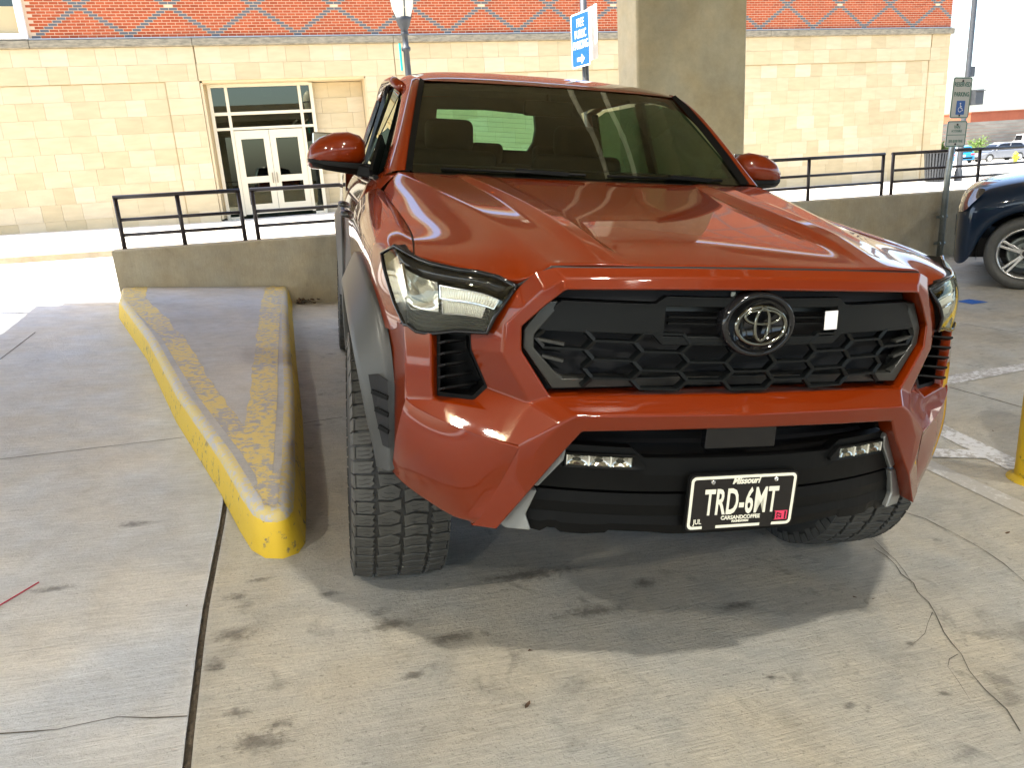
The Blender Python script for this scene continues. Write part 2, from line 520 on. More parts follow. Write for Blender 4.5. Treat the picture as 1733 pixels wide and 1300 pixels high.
def text_mesh(body, size, material, name, parent, loc, rot, sx=1.0, shear=0.0, align='CENTER', depth=0.0006, bold=0.0, spacing=1.0):
    cu = bpy.data.curves.new(name, 'FONT')
    cu.body = body; cu.size = size; cu.align_x = align; cu.align_y = 'CENTER'
    cu.extrude = depth; cu.offset = bold; cu.shear = shear; cu.space_character = spacing
    cu.resolution_u = 3
    tmp = bpy.data.objects.new(name, cu)
    COL.objects.link(tmp)
    dg = bpy.context.evaluated_depsgraph_get()
    me = bpy.data.meshes.new_from_object(tmp.evaluated_get(dg))
    bpy.data.objects.remove(tmp); bpy.data.curves.remove(cu)
    me.materials.clear(); me.materials.append(material)
    me.name = name
    o = bpy.data.objects.new(name, me); COL.objects.link(o)
    o.parent = parent; o.location = loc; o.rotation_euler = rot; o.scale = (sx, 1, 1)
    return o

# ------------------------------------------------------------------ ground shape
def gz(X, Y):
    if X > 0:
        L, Mx = 1.5, 3.6
        if X < L: s = -.101 * X
        elif X < Mx:
            t = (X - L) / (Mx - L); s = -.101 * L - .101 * (Mx - L) * (t - t * t / 2)
        else: s = -.101 * L - .101 * (Mx - L) * .5
    else:
        x = -X; L, Mx = 3., 6.
        if x < L: s = .101 * x
        elif x < Mx:
            t = (x - L) / (Mx - L); s = .101 * L + .101 * (Mx - L) * (t - t * t / 2)
        else: s = .101 * L + .101 * (Mx - L) * .5
    return s + .025 * min(Y, 7.0)

def zout(X, Y):
    if X < 22: return 0.24 - 0.019 * max(X, -40)
    return 0.24 - 0.418 - 0.028 * (X - 22)

def zfield(X, Y):
    if Y < 6.4: return gz(X, Y)
    t = min(1, (Y - 6.4) / 2.6); t = t * t * (3 - 2 * t)
    a = gz(X, Y); b = zout(X, Y)
    if X > -2.2: return b if Y > 6.6 else a
    return a + (b - a) * t

def sheet(name, xs, ys, zf, material, dz=0.0, label=None):
    v = []; f = []
    for y in ys:
        for x in xs: v.append((x, y, zf(x, y) + dz))
    n = len(xs)
    for i in range(len(ys) - 1):
        for j in range(n - 1):
            a = i * n + j; f.append((a, a + 1, a + n + 1, a + n))
    return new_obj(name, v, f, material, smooth=True)

def frange(a, b, n): return [a + (b - a) * i / n for i in range(n + 1)]

# garage slab: the lane slab to the left and the parking slab meet at an open dirty joint
JX = [(-6.0, -1.36), (0.093, -1.365), (0.73, -1.350), (1.545, -1.300), (3.2, -1.30), (6.39, -1.30)]
def joint_x(y):
    if y <= JX[0][0]: return JX[0][1]
    for (a, b), (c, d) in zip(JX, JX[1:]):
        if y <= c: return b + (d - b) * (y - a) / (c - a)
    return JX[-1][1]
ys_ = sorted(set([round(v, 3) for v in frange(-12, 0, 24) + frange(0, 6.4, 32)]))
def slab(name, side, material):
    v = []; f = []; n = 0
    for y in ys_:
        j = joint_x(y)
        xs = [j - 0.010 + (-24 - j) * (1 - t) ** 2 for t in frange(0, 1, 40)] if side < 0 else [j + 0.009 + (26 - j) * t ** 2 for t in frange(0, 1, 50)]
        n = len(xs)
        for x in xs: v.append((x, y, gz(x, y)))
    for i in range(len(ys_) - 1):
        for k in range(n - 1):
            a = i * n + k; f.append((a, a + 1, a + n + 1, a + n))
    # joint wall down 3 cm
    e = n - 1 if side < 0 else 0
    b0 = len(v)
    for i, y in enumerate(ys_):
        x, yy, z = v[i * n + e]; v.append((x, yy, z - 0.04))
    for i in range(len(ys_) - 1):
        f.append((i * n + e, (i + 1) * n + e, b0 + i + 1, b0 + i))
    o = new_obj(name, v, f, material, smooth=False)
    for p in o.data.polygons: p.use_smooth = True
    return tag(o, kind='structure')
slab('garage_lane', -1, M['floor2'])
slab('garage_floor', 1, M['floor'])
jb = MB()
jb.grid([[(joint_x(y) - 0.02, y, gz(joint_x(y), y) - 0.014 - 0.006 * random.random()), (joint_x(y), y + random.uniform(-.01, .01), gz(joint_x(y), y) - 0.018 + 0.014 * random.random()), (joint_x(y) + 0.02, y, gz(joint_x(y), y) - 0.014 - 0.006 * random.random())] for y in frange(-3, 6.35, 400)])
tag(jb.build('joint_dirt', M['gap'], recalc=False), kind='structure')

# street outside, driveway apron at the left
st = sheet('street', frange(-60, -2.26, 50), [6.4, 6.6, 6.8, 7.1, 7.5, 8, 8.5, 9, 10, 12, 13.42], zfield, M['street'])
tag(st, kind='structure')
st = sheet('street', frange(-2.26, 22, 20) + frange(26, 140, 20), [6.655, 8, 10, 13.42], zout, M['street'])
tag(st, kind='structure')
# sidewalk and raised kerb
swz = lambda x, y: zout(x, y) + 0.12
sw = sheet('sidewalk', frange(-60, 22, 20) + frange(26, 60, 8), [13.56, 16, 19, 24], swz, M['street'])
tag(sw, kind='structure')
kb = MB()
xs = frange(-60, 60, 60)
kb.grid([[(x, 13.42, zout(x, 13) - 0.02), (x, 13.44, zout(x, 13) + 0.10), (x, 13.48, zout(x, 13) + 0.124), (x, 13.57, zout(x, 13) + 0.124)] for x in xs])
tag(kb.build('kerb', M['curbc'], recalc=False), kind='structure')
far = sheet('far_ground', frange(-260, 22, 20) + frange(26, 420, 40), [24, 40, 60, 90, 150, 400], lambda x, y: zout(x, y) + 0.10, M['street'])
tag(far, kind='structure')

def strip(name, pts, w, material, dz=0.004, jitter=0.0, n=30, zf=None, taper=False):
    zf = zf or gz
    P = []
    for (a, b) in zip(pts, pts[1:]):
        k = max(2, int(math.dist(a[:2], b[:2]) / 0.06))
        for i in range(k): P.append((a[0] + (b[0] - a[0]) * i / k, a[1] + (b[1] - a[1]) * i / k))
    P.append(pts[-1][:2])
    v = []; f = []
    ox = oy = 0
    for i, p in enumerate(P):
        q = P[min(i + 1, len(P) - 1)]; r = P[max(i - 1, 0)]
        d = Vector((q[0] - r[0], q[1] - r[1])).normalized(); nrm = Vector((-d.y, d.x))
        if jitter:
            ox = ox * 0.7 + random.uniform(-jitter, jitter)
        ww = w * (random.uniform(0.4, 1.5) if jitter else 1)
        if taper: ww *= max(0.1, 1 - i / len(P))
        for s_ in (-1, 1):
            x = p[0] + nrm.x * (s_ * ww / 2 + ox); y = p[1] + nrm.y * (s_ * ww / 2 + ox)
            v.append((x, y, zf(x, y) + dz))
    for i in range(len(P) - 1): f.append((2 * i, 2 * i + 1, 2 * i + 3, 2 * i + 2))
    return new_obj(name, v, f, material)

def S(o): return tag(o, kind='structure')
# thin saw-cut joints and cracks
S(strip('floor_joint', [(-9, 3.45), (-2.274,2.316,0.283), (-1.506,2.457,0.211)], 0.005, M['crack'], 0.003))
S(strip('floor_joint', [(-2.753,4.314,0.382), (-2.729,5.205,0.405)], 0.006, M['crack'], 0.003))
S(strip('floor_joint', [(-0.916,2.568,0.153), (-0.701,2.633,0.131)], 0.006, M['crack'], 0.003))
S(strip('floor_joint', [(3.282,2.254,-0.200), (3.340,1.750,-0.217), (4.2, 1.2)], 0.007, M['crack'], 0.003))
S(strip('floor_joint', [(4.784,3.550,-0.172), (4.900,3.021,-0.184), (8.5, 3.3)], 0.006, M['crack'], 0.003))
S(strip('floor_crack', [(-1.797,0.330,0.188), (-1.668,0.315,0.170), (-1.538,0.315,0.152), (-1.372,0.272,0.143)], 0.0035, M['crack'], 0.003, 0.006))
S(strip('floor_crack', [(1.467,0.844,-0.131), (1.522,0.746,-0.142), (1.531,0.532,-0.144), (1.504,0.351,-0.144), (1.446,0.207,-0.141), (1.6, 0.0)], 0.0034, M['crack'], 0.003, 0.007))
S(strip('floor_crack', [(1.096,0.579,-0.098), (1.029,0.322,-0.100), (0.935,0.153,-0.097), (0.818,-0.059,-0.086), (0.758,-0.214,-0.085), (0.699,-0.376,-0.080)], 0.0028, M['crack'], 0.003, 0.016))
S(strip('floor_crack', [(0.935,0.153,-0.097), (0.805,0.064,-0.086), (0.678,0.009,-0.069)], 0.002, M['crack'], 0.003, 0.008, taper=True))
S(strip('floor_crack', [(0.818,-0.059,-0.086), (0.731,-0.096,-0.078), (0.662,-0.239,-0.076), (0.663,-0.331,-0.084)], 0.002, M['crack'], 0.0032, 0.012, taper=True))
S(strip('floor_crack', [(1.170,0.691,-0.103), (1.093,0.484,-0.102), (1.029,0.322,-0.100)], 0.002, M['crack'], 0.003, 0.012))
# painted lines on the right
def quad(name, pts, material, dz=0.004):
    P = [Vector((p[0], p[1])) for p in pts]
    v = []; f = []; n = 12
    for i in range(n + 1):
        a = P[0].lerp(P[3], i / n); b = P[1].lerp(P[2], i / n)
        for j in range(n + 1):
            c = a.lerp(b, j / n); v.append((c.x, c.y, gz(c.x, c.y) + dz))
    for i in range(n):
        for j in range(n):
            a = i * (n + 1) + j; f.append((a, a + 1, a + n + 2, a + n + 1))
    return S(new_obj(name, v, f, material))
quad('painted_line', [(3.262,2.464,-0.194), (4.164,2.422,-0.198), (4.020,2.304,-0.203), (3.083,2.289,-0.195)], M['line'])
quad('painted_line', [(2.653,1.735,-0.197), (2.556,1.116,-0.206), (2.374,0.968,-0.202), (2.485,1.577,-0.190)], M['line'])
quad('painted_line', [(2.250,1.432,-0.180), (2.516,1.306,-0.203), (2.504,1.184,-0.204), (2.143,1.329,-0.176)], M['line'], 0.006)
quad('painted_line', [(2.125,1.349,-0.176), (2.110,0.756,-0.186), (1.977,0.649,-0.178), (2.004,1.232,-0.167)], M['linefaint'])
quad('painted_line', [(5.475,4.219,-0.155), (5.655,4.231,-0.153), (5.686,4.036,-0.158), (5.489,4.048,-0.160)], M['blueline'])

# ------------------------------------------------------------------ loading wall, island, column, ceiling
wb = MB()
xs = frange(-2.26, 24, 60)
rows = []
for i, x in enumerate(xs):
    zt = 0.890 - 0.0162 * (x + 2.2)
    jx = random.uniform(-.012, .012) if i == 0 else 0
    rows.append([(x, 6.40, gz(x, 6.4) - 0.15), (x + jx, 6.40, zt - 0.012), (x, 6.412, zt), (x, 6.643, zt), (x, 6.655, zt - 0.012), (x, 6.655, -0.6)])
wb.grid(rows)
wb.add([rows[0][k] for k in range(6)], [(0, 1, 2, 3, 4, 5)])
tag(wb.build('retaining_wall', M['wall'], label='long low concrete wall under the black railings, behind the orange pickup'), cat='wall')
bpy.data.objects['retaining_wall']['category'] = 'wall'

# island kerb
def kerb_island():
    root = empty('traffic_island', (-1.5, 4.0, gz(-1.5, 4)), label='wedge shaped concrete island with worn yellow painted edges', cat='traffic island')
    out = [(-2.27, 6.39), (-2.215, 5.75), (-1.84, 4.16), (-1.56, 2.72), (-1.325, 1.72), (-1.245, 1.32), (-1.205, 1.15), (-1.160, 1.075), (-1.10, 1.055), (-1.045, 1.085), (-1.015, 1.16), (-0.985, 1.5), (-0.915, 2.65), (-0.86, 4.0), (-0.78, 5.7), (-0.74, 6.39)]
    H = 0.168
    def off(d):
        res = []
        n = len(out)
        for i, p in enumerate(out):
            a = Vector(out[max(i - 1, 0)]); b = Vector(out[min(i + 1, n - 1)])
            t = (b - a).normalized(); nn = Vector((t.y, -t.x)) * -1
            cx = Vector((-1.25, 3.0)) - Vector(p)
            if nn.dot(Vector((-1.18, max(p[1], 1.5) + .3)) - Vector(p)) < 0: nn = -nn
            if i in (0, n - 1): nn = Vector((1 if i == 0 else -1, 0))
            q = Vector(p) + nn * d
            res.append((q.x, q.y))
        return res
    def dens(L):
        r = []
        for a, b in zip(L, L[1:]):
            k = max(1, int(math.dist(a, b) / 0.1))
            for i in range(k): r.append((a[0] + (b[0] - a[0]) * i / k, a[1] + (b[1] - a[1]) * i / k))
        r.append(L[-1]); return r
    def ringp(d, h, L0):
        return None
    levels = [(0.0, -0.05), (0.0, 0.0), (0.012, 0.06), (0.020, 0.115), (0.026, 0.132)]
    edge = [(0.026, 0.132), (0.030, 0.145), (0.040, 0.158), (0.055, 0.166), (0.075, H)]
    def mk(ls, name, m):
        R_ = [dens2(off(d)) for d, h in ls]
        b = MB()
        b.grid([[(p[0], p[1], gz(p[0], p[1]) + h) for p in r] for r, (d, h) in zip(R_, ls)])
        q_ = b.build(name, m, root, smooth=True); q_.data.transform(Matrix.Translation(-root.location)); return q_
    def dens2(L):
        r = []
        for i, (a, b) in enumerate(zip(L, L[1:])):
            k = DK[i]
            for t in range(k): r.append((a[0] + (b[0] - a[0]) * t / k, a[1] + (b[1] - a[1]) * t / k))
        r.append(L[-1]); return r
    DK = [max(1, int(math.dist(a, b) / 0.12)) for a, b in zip(out, out[1:])]
    mk(levels, 'kerb_face', M['yellow'])
    mk(edge, 'kerb_edge', M['yellow_edge'])
    # top surface: left boundary / right boundary ladders
    inner = off(0.075)
    cap_ = MB(); cap_.add([(q_[0], q_[1], gz(q_[0], q_[1]) + H - .0012) for q_ in inner], [tuple(range(len(inner)))]); cap_.build('nose_cap', M['island'], root).data.transform(Matrix.Translation(-root.location))
    tp_ = [q_ for q_ in inner if q_[1] < 1.62]; cap_ = MB(); cap_.add([(q_[0], q_[1], gz(q_[0], q_[1]) + H + .0024) for q_ in tp_], [tuple(range(len(tp_)))]); cap_.build('painted_tip', M['yellow_top'], root).data.transform(Matrix.Translation(-root.location))
    L = inner[:8]; Rr = inner[8:][::-1]
    def atY(line, y):
        for (a, b) in zip(line, line[1:]):
            if (a[1] - y) * (b[1] - y) <= 0 and abs(a[1] - b[1]) > 1e-6:
                t = (a[1] - y) / (a[1] - b[1]); return a[0] + (b[0] - a[0]) * t
        return line[-1][0]
    ylo = max(L[-1][1], Rr[-1][1])
    b = MB(); rows = []
    for y in frange(6.39, ylo, 60):
        xl = atY(L, y); xr = atY(Rr, y)
        rows.append([(x, y, gz(x, y) + H) for x in frange(xl, xr, 10)])
    b.grid(rows)
    b.build('island_top', M['island'], root, smooth=True).data.transform(Matrix.Translation(-root.location))
    # painted yellow bands on the top (left and right), ragged edges
    def band(side):
        rows = []; ox = 0
        for y in frange(6.385, ylo + 0.01, 90):
            t = (6.385 - y) / (6.385 - ylo)
            xl = atY(L, y); xr = atY(Rr, y)
            ox = ox * 0.8 + random.uniform(-.007, .007)
            if side < 0:
                a = xl - 0.03 + 0.065 * min(1, t * 2.2); w_ = 0.20 * (1 - t) + 0.07 * t
                c = min(a + w_ + ox, (xl + xr) / 2 + 0.02)
            else:
                c = xr + 0.012 - 0.045 * min(1, t * 1.6); w_ = 0.17 * (1 - t) + 0.12 * t
                a = max(c - w_ + ox, (xl + xr) / 2 - 0.03)
            if c < a: c = a + 0.002
            rows.append([(a, y, gz(a, y) + H + (0.0010 if side < 0 else 0.0017)), (c, y, gz(c, y) + H + (0.0010 if side < 0 else 0.0017))])
        bb = MB(); bb.grid(rows)
        bb.build('painted_band', M['yellow_top'], root).data.transform(Matrix.Translation(-root.location))
    band(-1); band(1)
kerb_island()

cb = MB()
cb.prism([(2.93, 5.95, -0.6), (4.18, 5.95, -0.6), (4.20, 5.97, -0.6), (4.20, 6.39, -0.6), (2.91, 6.39, -0.6), (2.91, 5.97, -0.6)], (0, 0, 4.82))
o = cb.build('concrete_column', M['col'], bevel=0.012)
tag(o, 'broad square concrete column standing behind the pickup cab', 'column')

# garage ceiling with beams (shades the floor; seen in the bonnet and the glass)
cl = MB()
ZC = 4.25
cl.box((4.6, -2.7, ZC + 0.15), (18.8, 19.0, 0.3))
cl.box((-9.4, -3.4, ZC + 0.15), (9.2, 17.6, 0.3))
for y in (6.45, 2.2, -2.4, -7.0):
    cl.box((4.6, y, ZC - 0.17), (18.8, 0.34, 0.345))
for y in (5.05, 2.2, -2.4, -7.0):
    cl.box((-9.4, y, ZC - 0.17), (9.2, 0.34, 0.345))
for x, w_, h_ in ((-4.6, .5, .24), (3.56, 1.3, .62), (11.0, .5, .24)):
    cl.box((x, -2.7, ZC - h_ / 2 + .001), (w_, 18.2, h_))
S(cl.build('garage_ceiling', M['ceil']))
for px_ in (1.76, 2.22):
    b = MB(); b.tube([(px_, 6.1, ZC - .36), (px_, -11.5, ZC - .36)], .034, 10)
    for yy in (4.5, 2.9, 0.6, -3.4): b.lathe([(.042, -.05), (.042, .05)], (px_, yy, ZC - .36), 12, 'y')
    o = b.build('ceiling_pipe', M['pipe'], smooth=True); tag(o, 'pale conduit pipe running along the garage ceiling above the pickup', 'pipe', 'pipes under the garage ceiling')
# the other side of the garage: low parapet and columns, open above (only reflected)
bw = MB()
bw.box((0, -12.2, 0.25), (50, 0.3, 1.6))
o = bw.build('garage_parapet', M['ceil']); tag(o, 'low concrete parapet along the open side of the garage behind the photographer', 'wall')
for cx_ in (-9.5, -2.0, 5.5, 13.0):
    b = MB(); b.box((cx_, -11.7, 2.0), (0.7, 0.6, 4.6)); o = b.build('concrete_column', M['col'], bevel=.012)
    tag(o, 'plain concrete column on the open side of the garage behind the photographer', 'column', 'columns behind the photographer')
sheet_ = sheet('rear_yard', frange(-60, 60, 24), [-80, -40, -20, -12.05], lambda x, y: -.25, M['asphalt']); tag(sheet_, kind='structure')
# round ceiling luminaires; their glints show on the bonnet and the lamps
def luminaire(x, y, w_):
    lu = empty('ceiling_luminaire', (x, y, ZC - .02), label='round lit garage ceiling lamp out of frame above the bays', cat='ceiling lamp', group='ceiling lamps of the garage')
    b = MB(); b.lathe([(0, .02), (.24, .02), (.25, -.05), (.22, -.07)], (0, 0, 0), 24); b.build('housing', M['galv'], lu)
    b = MB(); b.lathe([(.115, -.065), (.105, -.10), (.06, -.125), (0, -.13)], (0, 0, 0), 24); b.build('diffuser', M['lamp_on'], lu, smooth=True)
for x, y in ((0.25, -1.5), (-4.2, -1.5), (4.6, -1.5), (0.3, -5.6), (-4.2, -5.6), (4.6, -5.6)): luminaire(x, y, .4)
# unseen bar with hangers outside the left bay, added to cast a line shadow
cbar = empty('shadow_bar', (-7, 6.15, 3.9), label='thin unseen bar added over the left driveway entrance to cast a line shadow', cat='shadow bar')
b_ = MB(); b_.tube([(-4.5, -0.1, 0), (5.2, 0.2, 0)], 0.045)
b_.build('bar', M['post'], cbar, smooth=True)
for dx in (-1.6, 3.2):
    b_ = MB(); b_.bar((dx, 0.05, 0.02), (dx + 0.1, -0.95, 0.3), 0.09, 0.02)
    b_.build('hanger', M['post'], cbar)

# ------------------------------------------------------------------ railings
RAILZ = lambda x: 1.362 - 0.0125 * (x + 2.17)
def railing(x0, x1, mids, label):
    root = empty('metal_railing', ((x0 + x1) / 2, 6.53, 0.85), label=label, cat='railing', group='black pipe railings on the low concrete wall')
    ox, oy, oz = root.location
    for k, x in enumerate([x0, x1] + mids):
        b = MB(); b.tube([(x - ox, 0, 0.85 - 0.02 - 0.0162 * (x + 2.2) - oz + 0.03), (x - ox, 0, RAILZ(x) - oz)], 0.0205, 10)
        b.build('post', M['rail'], root, smooth=True)
    for dz in (0.0, -0.205, -0.345):
        b = MB(); b.tube([(x0 - ox - (0.018 if dz == 0 else 0), 0, RAILZ(x0) + dz - oz), (x1 - ox + (0.018 if dz == 0 else 0), 0, RAILZ(x1) + dz - oz)], 0.0205 if dz == 0 else 0.0165, 10)
        b.build('rail', M['rail'], root, smooth=True)
railing(-2.17, -1.09, [-1.64], 'short black railing section nearest the driveway, left of the pickup')
railing(-0.965, 1.2, [0.1], 'black railing section beside the pickup door, partly hidden by its mirror')
railing(4.34, 6.645, [5.52], 'black railing section between the column and the parking sign')
railing(6.80, 9.65, [8.23], 'black railing section behind the reserved parking sign')
railing(9.8, 12.6, [11.2], 'black railing section at the far right above the dark blue car')

# ------------------------------------------------------------------ reserved parking sign on galvanized pole
sp = empty('parking_sign', (7.49, 6.34, gz(7.49, 6.34)), label='reserved and van accessible parking signs on galvanized pole strapped to wall', cat='sign')
g0 = gz(7.49, 6.34)
b = MB(); b.tube([(0, 0, 0), (0.02, 0, 0.9 - g0), (0.07, 0, 1.55 - g0)], 0.038, 14)
b.build('pole', M['galv'], sp, smooth=True)
for z in (0.18, 0.52):
    b = MB(); b.box((0.01, 0.03, z), (0.17, 0.012, 0.035)); b.tube([(0.01 - 0.045, -0.0, z), (0.01 + 0.045, 0.0, z)], 0.03, 10)
    b.build('pipe_strap', M['galv'], sp)
def rrect(w, h, r, n=5):
    pts = []
    for cx, cy, a0 in ((w / 2 - r, h / 2 - r, 0), (-w / 2 + r, h / 2 - r, 90), (-w / 2 + r, -h / 2 + r, 180), (w / 2 - r, -h / 2 + r, 270)):
        for i in range(n + 1):
            a = R(a0 + 90 * i / n); pts.append((cx + r * math.cos(a), cy + r * math.sin(a)))
    return pts
def plate(w, h, r, t, name, m, parent, loc, rot=(R(90), 0, 0)):
    b = MB(); b.prism([(x, y, 0) for x, y in rrect(w, h, r)], (0, 0, t))
    o = b.build(name, m, parent); o.location = loc; o.rotation_euler = rot
    return o
def border(w, h, r, t, bw_, name, m, parent, loc, rot=(R(90), 0, 0)):
    b = MB(); b.ring([(x, y, 0) for x, y in rrect(w, h, r)], [(x, y, 0) for x, y in rrect(w - 2 * bw_, h - 2 * bw_, max(r - bw_, 0.002))], (0, 0, t))
    o = b.build(name, m, parent); o.location = loc; o.rotation_euler = rot
    return o
RT = R(2.0)
rotp = (R(90), RT, 0)
def signpanel(w, h, cx, cz):
    o = plate(w, h, 0.03, 0.004, 'sign_plate', M['signwhite'], sp, (cx, -0.050, cz - g0), rotp)
    border(w - 0.012, h - 0.012, 0.026, 0.002, 0.010, 'sign_border', M['signgreen'], o, (0, 0, 0.004), (0, 0, 0))
    for dz in (h / 2 - 0.045, -h / 2 + 0.035):
        bb = MB(); bb.lathe([(0.0, 0.008), (0.012, 0.006), (0.013, 0.0)], (0, dz, 0.005), 10)
        bb.build('bolt', M['bolt'], o)
    return o
P1 = signpanel(0.305, 0.485, 7.555 - 7.49, 1.868)
text_mesh('RESERVED', 0.072, M['signgreen'], 'lettering', P1, (0, 0.155, 0.0055), (0, 0, 0), 0.80, bold=0.0012)
text_mesh('PARKING', 0.072, M['signgreen'], 'lettering', P1, (0, 0.040, 0.0055), (0, 0, 0), 0.80, bold=0.0012)
ip = plate(0.135, 0.165, 0.008, 0.002, 'blue_panel', M['signblue'], P1, (0.005, -0.115, 0.004), (0, 0, 0))
wc = MB()
wc.lathe([(0.010, 0.0), (0.010, 0.001), (0.0, 0.001)], (-0.008, 0.048, 0.002), 12)
wc.bar((-0.008, 0.034, 0.003), (-0.004, -0.002, 0.003), 0.009, 0.001)
wc.bar((-0.007, 0.018, 0.003), (0.018, 0.016, 0.003), 0.007, 0.001)
wc.bar((-0.004, -0.002, 0.003), (0.022, -0.004, 0.003), 0.009, 0.001)
wc.bar((0.022, -0.003, 0.003), (0.032, -0.034, 0.003), 0.008, 0.001)
wc.bar((0.030, -0.036, 0.003), (0.044, -0.030, 0.003), 0.007, 0.001)
pts = [(-0.006 + 0.028 * math.cos(R(a)), -0.022 + 0.028 * math.sin(R(a)), 0.003) for a in range(110, 345, 20)]
for a, c in zip(pts, pts[1:]): wc.bar(a, c, 0.007, 0.001)
wc.build('wheelchair_symbol', M['brightwhite'], ip, recalc=False)
P2 = signpanel(0.325, 0.315, 7.530 - 7.49, 1.442)
text_mesh('VAN', 0.058, M['signgreen'], 'lettering', P2, (0, 0.082, 0.0055), (0, 0, 0), 0.85, bold=0.0006)
text_mesh('ACCESSIBLE', 0.040, M['signgreen'], 'lettering', P2, (0, 0.034, 0.0055), (0, 0, 0), 0.82, bold=0.0004)
text_mesh('$50-$300 FINE', 0.046, M['signgreen'], 'lettering', P2, (0, -0.088, 0.0055), (0, 0, 0), 0.80, bold=0.0004)
b = MB(); b.box((0, -0.012, 0.0055), (0.30, 0.007, 0.0015)); b.build('dividing_line', M['signgreen'], P2)

# free public parking sign on dark post
fp = empty('directional_sign', (3.30, 8.1, zout(3.2, 8)), label='blue free public parking sign with arrow high on dark post above the cab', cat='sign')
z0 = zout(3.2, 8)
b = MB(); b.tube([(0, 0, 0), (0, 0, 3.6)], 0.042, 12); b.build('post', M['post'], fp, smooth=True)
SA = R(-60)
def fsign(off_, name, bc, mface, rz):
    o = MB(); o.prism([(x, y, 0) for x, y in rrect(0.46, 0.63, 0.03)], (0, 0, 0.004))
    q = o.build(name, bc, fp)
    q.rotation_euler = Euler((R(90), 0, rz)); q.location = off_
    return q
fq = fsign((-0.085, -0.075, 2.86 - z0), 'sign_plate', M['brightwhite'], None, R(-84))
pl = plate(0.425, 0.595, 0.022, 0.002, 'blue_face', M['brightblue'], fq, (0, 0, 0.004), (0, 0, 0))
for tx, yy in (('FREE', 0.195), ('PUBLIC', 0.065), ('PARKING', -0.060)):
    text_mesh(tx, 0.135, M['brightwhite'], 'lettering', pl, (0.01, yy, 0.0032), (0, 0, 0), 0.66, bold=0.0008)
b = MB(); b.prism([(-0.09, -0.20, 0.003), (0.02, -0.20, 0.003), (0.02, -0.165, 0.003), (0.10, -0.222, 0.003), (0.02, -0.28, 0.003), (0.02, -0.245, 0.003), (-0.09, -0.245, 0.003)], (0, 0, 0.001))
b.build('arrow', M['brightwhite'], pl)
q = fsign((0.125, 0.06, 2.95 - z0), 'rear_sign_plate', M['frame_white'], None, R(-95))
b = MB(); b.box((0, 0, 3.05 - z0), (0.12, 0.12, 0.03)); b.build('bracket', M['galv'], fp)

# street lamp
lp = empty('street_lamp', (1.84, 12.0, zout(1.84, 12)), label='black street lamp with frosted acorn globe behind the cab roof', cat='street lamp')
z0 = zout(1.84, 12)
b = MB(); b.lathe([(0.16, 0), (0.16, 0.1), (0.1, 0.25), (0.075, 0.6), (0.052, 2.8), (0.05, 3.1), (0.075, 3.12), (0.075, 3.16), (0.05, 3.18), (0.048, 3.34), (0.07, 3.36), (0.06, 3.39)], (0, 0, 0), 14)
b.build('post', M['post'], lp, smooth=True)
b = MB(); b.lathe([(0.055, 3.38), (0.06, 3.44), (0.10, 3.50), (0.115, 3.56), (0.135, 3.60), (0.12, 3.62)], (0, 0, 0), 16)
b.build('fitter', M['post'], lp, smooth=True)
b = MB(); b.lathe([(0.115, 3.61), (0.165, 3.74), (0.19, 3.88), (0.195, 3.93)], (0, 0, 0), 20)
b.build('globe', M['lampglass'], lp, smooth=True)
b = MB(); b.lathe([(0.20, 3.925), (0.212, 3.935), (0.212, 3.955), (0.198, 3.965)], (0, 0, 0), 20)
for a in range(0, 360, 90):
    b.bar((0.125 * math.cos(R(a)), 0.125 * math.sin(R(a)), 3.60), (0.205 * math.cos(R(a)), 0.205 * math.sin(R(a)), 3.94), 0.02, 0.012)
b.build('cage', M['post'], lp)
b = MB(); b.lathe([(0.195, 3.965), (0.185, 4.10), (0.13, 4.25), (0.05, 4.33), (0.0, 4.36)], (0, 0, 0), 20)
b.build('globe_top', M['lampglass'], lp, smooth=True)
b = MB(); b.box((-0.10, 0, 3.02), (0.03, 0.03, 0.42)); b.build('banner', M['teal'], lp)

# signal pole far right
tp = empty('signal_pole', (20.85, 18.3, zout(20.85, 18) + 0.1), label='tall dark signal pole with pedestrian signal box behind the parking sign', cat='signal pole')
b = MB(); b.lathe([(0.12, 0), (0.12, 0.3), (0.085, 0.4), (0.075, 6.5)], (0, 0, 0), 12); b.build('pole', M['post'], tp, smooth=True)
b = MB(); b.box((0.30, -0.12, 2.55), (0.34, 0.25, 0.46)); b.box((0.30, -0.27, 2.74), (0.36, 0.10, 0.03)); b.build('signal_box', M['post'], tp, bevel=0.02)
b = MB(); b.box((0.16, 0, 3.32), (0.16, 0.08, 0.30)); b.build('junction_box', M['post'], tp)

# ------------------------------------------------------------------ brick and limestone building
YB = 21.0
bld = empty('brick_building', (8, YB, 0.2), label='limestone and red brick building with grey diamond brickwork and glass entrance', cat='building')
BO = Vector(bld.location)
def bpart(mb, name, m, **k):
    mb.v = [(x - BO.x, y - BO.y, z - BO.z) for x, y, z in mb.v]
    return mb.build(name, m, bld, **k)
b = MB()
b.box((0.5, YB + 6.3, 2.2), (44.8, 7.7, 7.0)); b.box((0.5, YB + 6.3, 7.0), (44.8, 7.7, 3.0))
b.box((-11.8, YB + 1.15, 2.2), (20.2, 2.2, 7.0)); b.box((12.75, YB + 1.15, 2.2), (20.25, 2.2, 7.0)); b.box((0.46, YB + 1.15, 4.85), (4.30, 2.2, 1.7)); b.box((1.85, YB + 1.5, 2.2), (1.4, 1.5, 3.6))
bpart(b, 'wall', M['stonemortar'])
CH = 0.4035
GZ_ = 3.935             # groove height
def base_z(x): return zout(x, 21) + 0.10
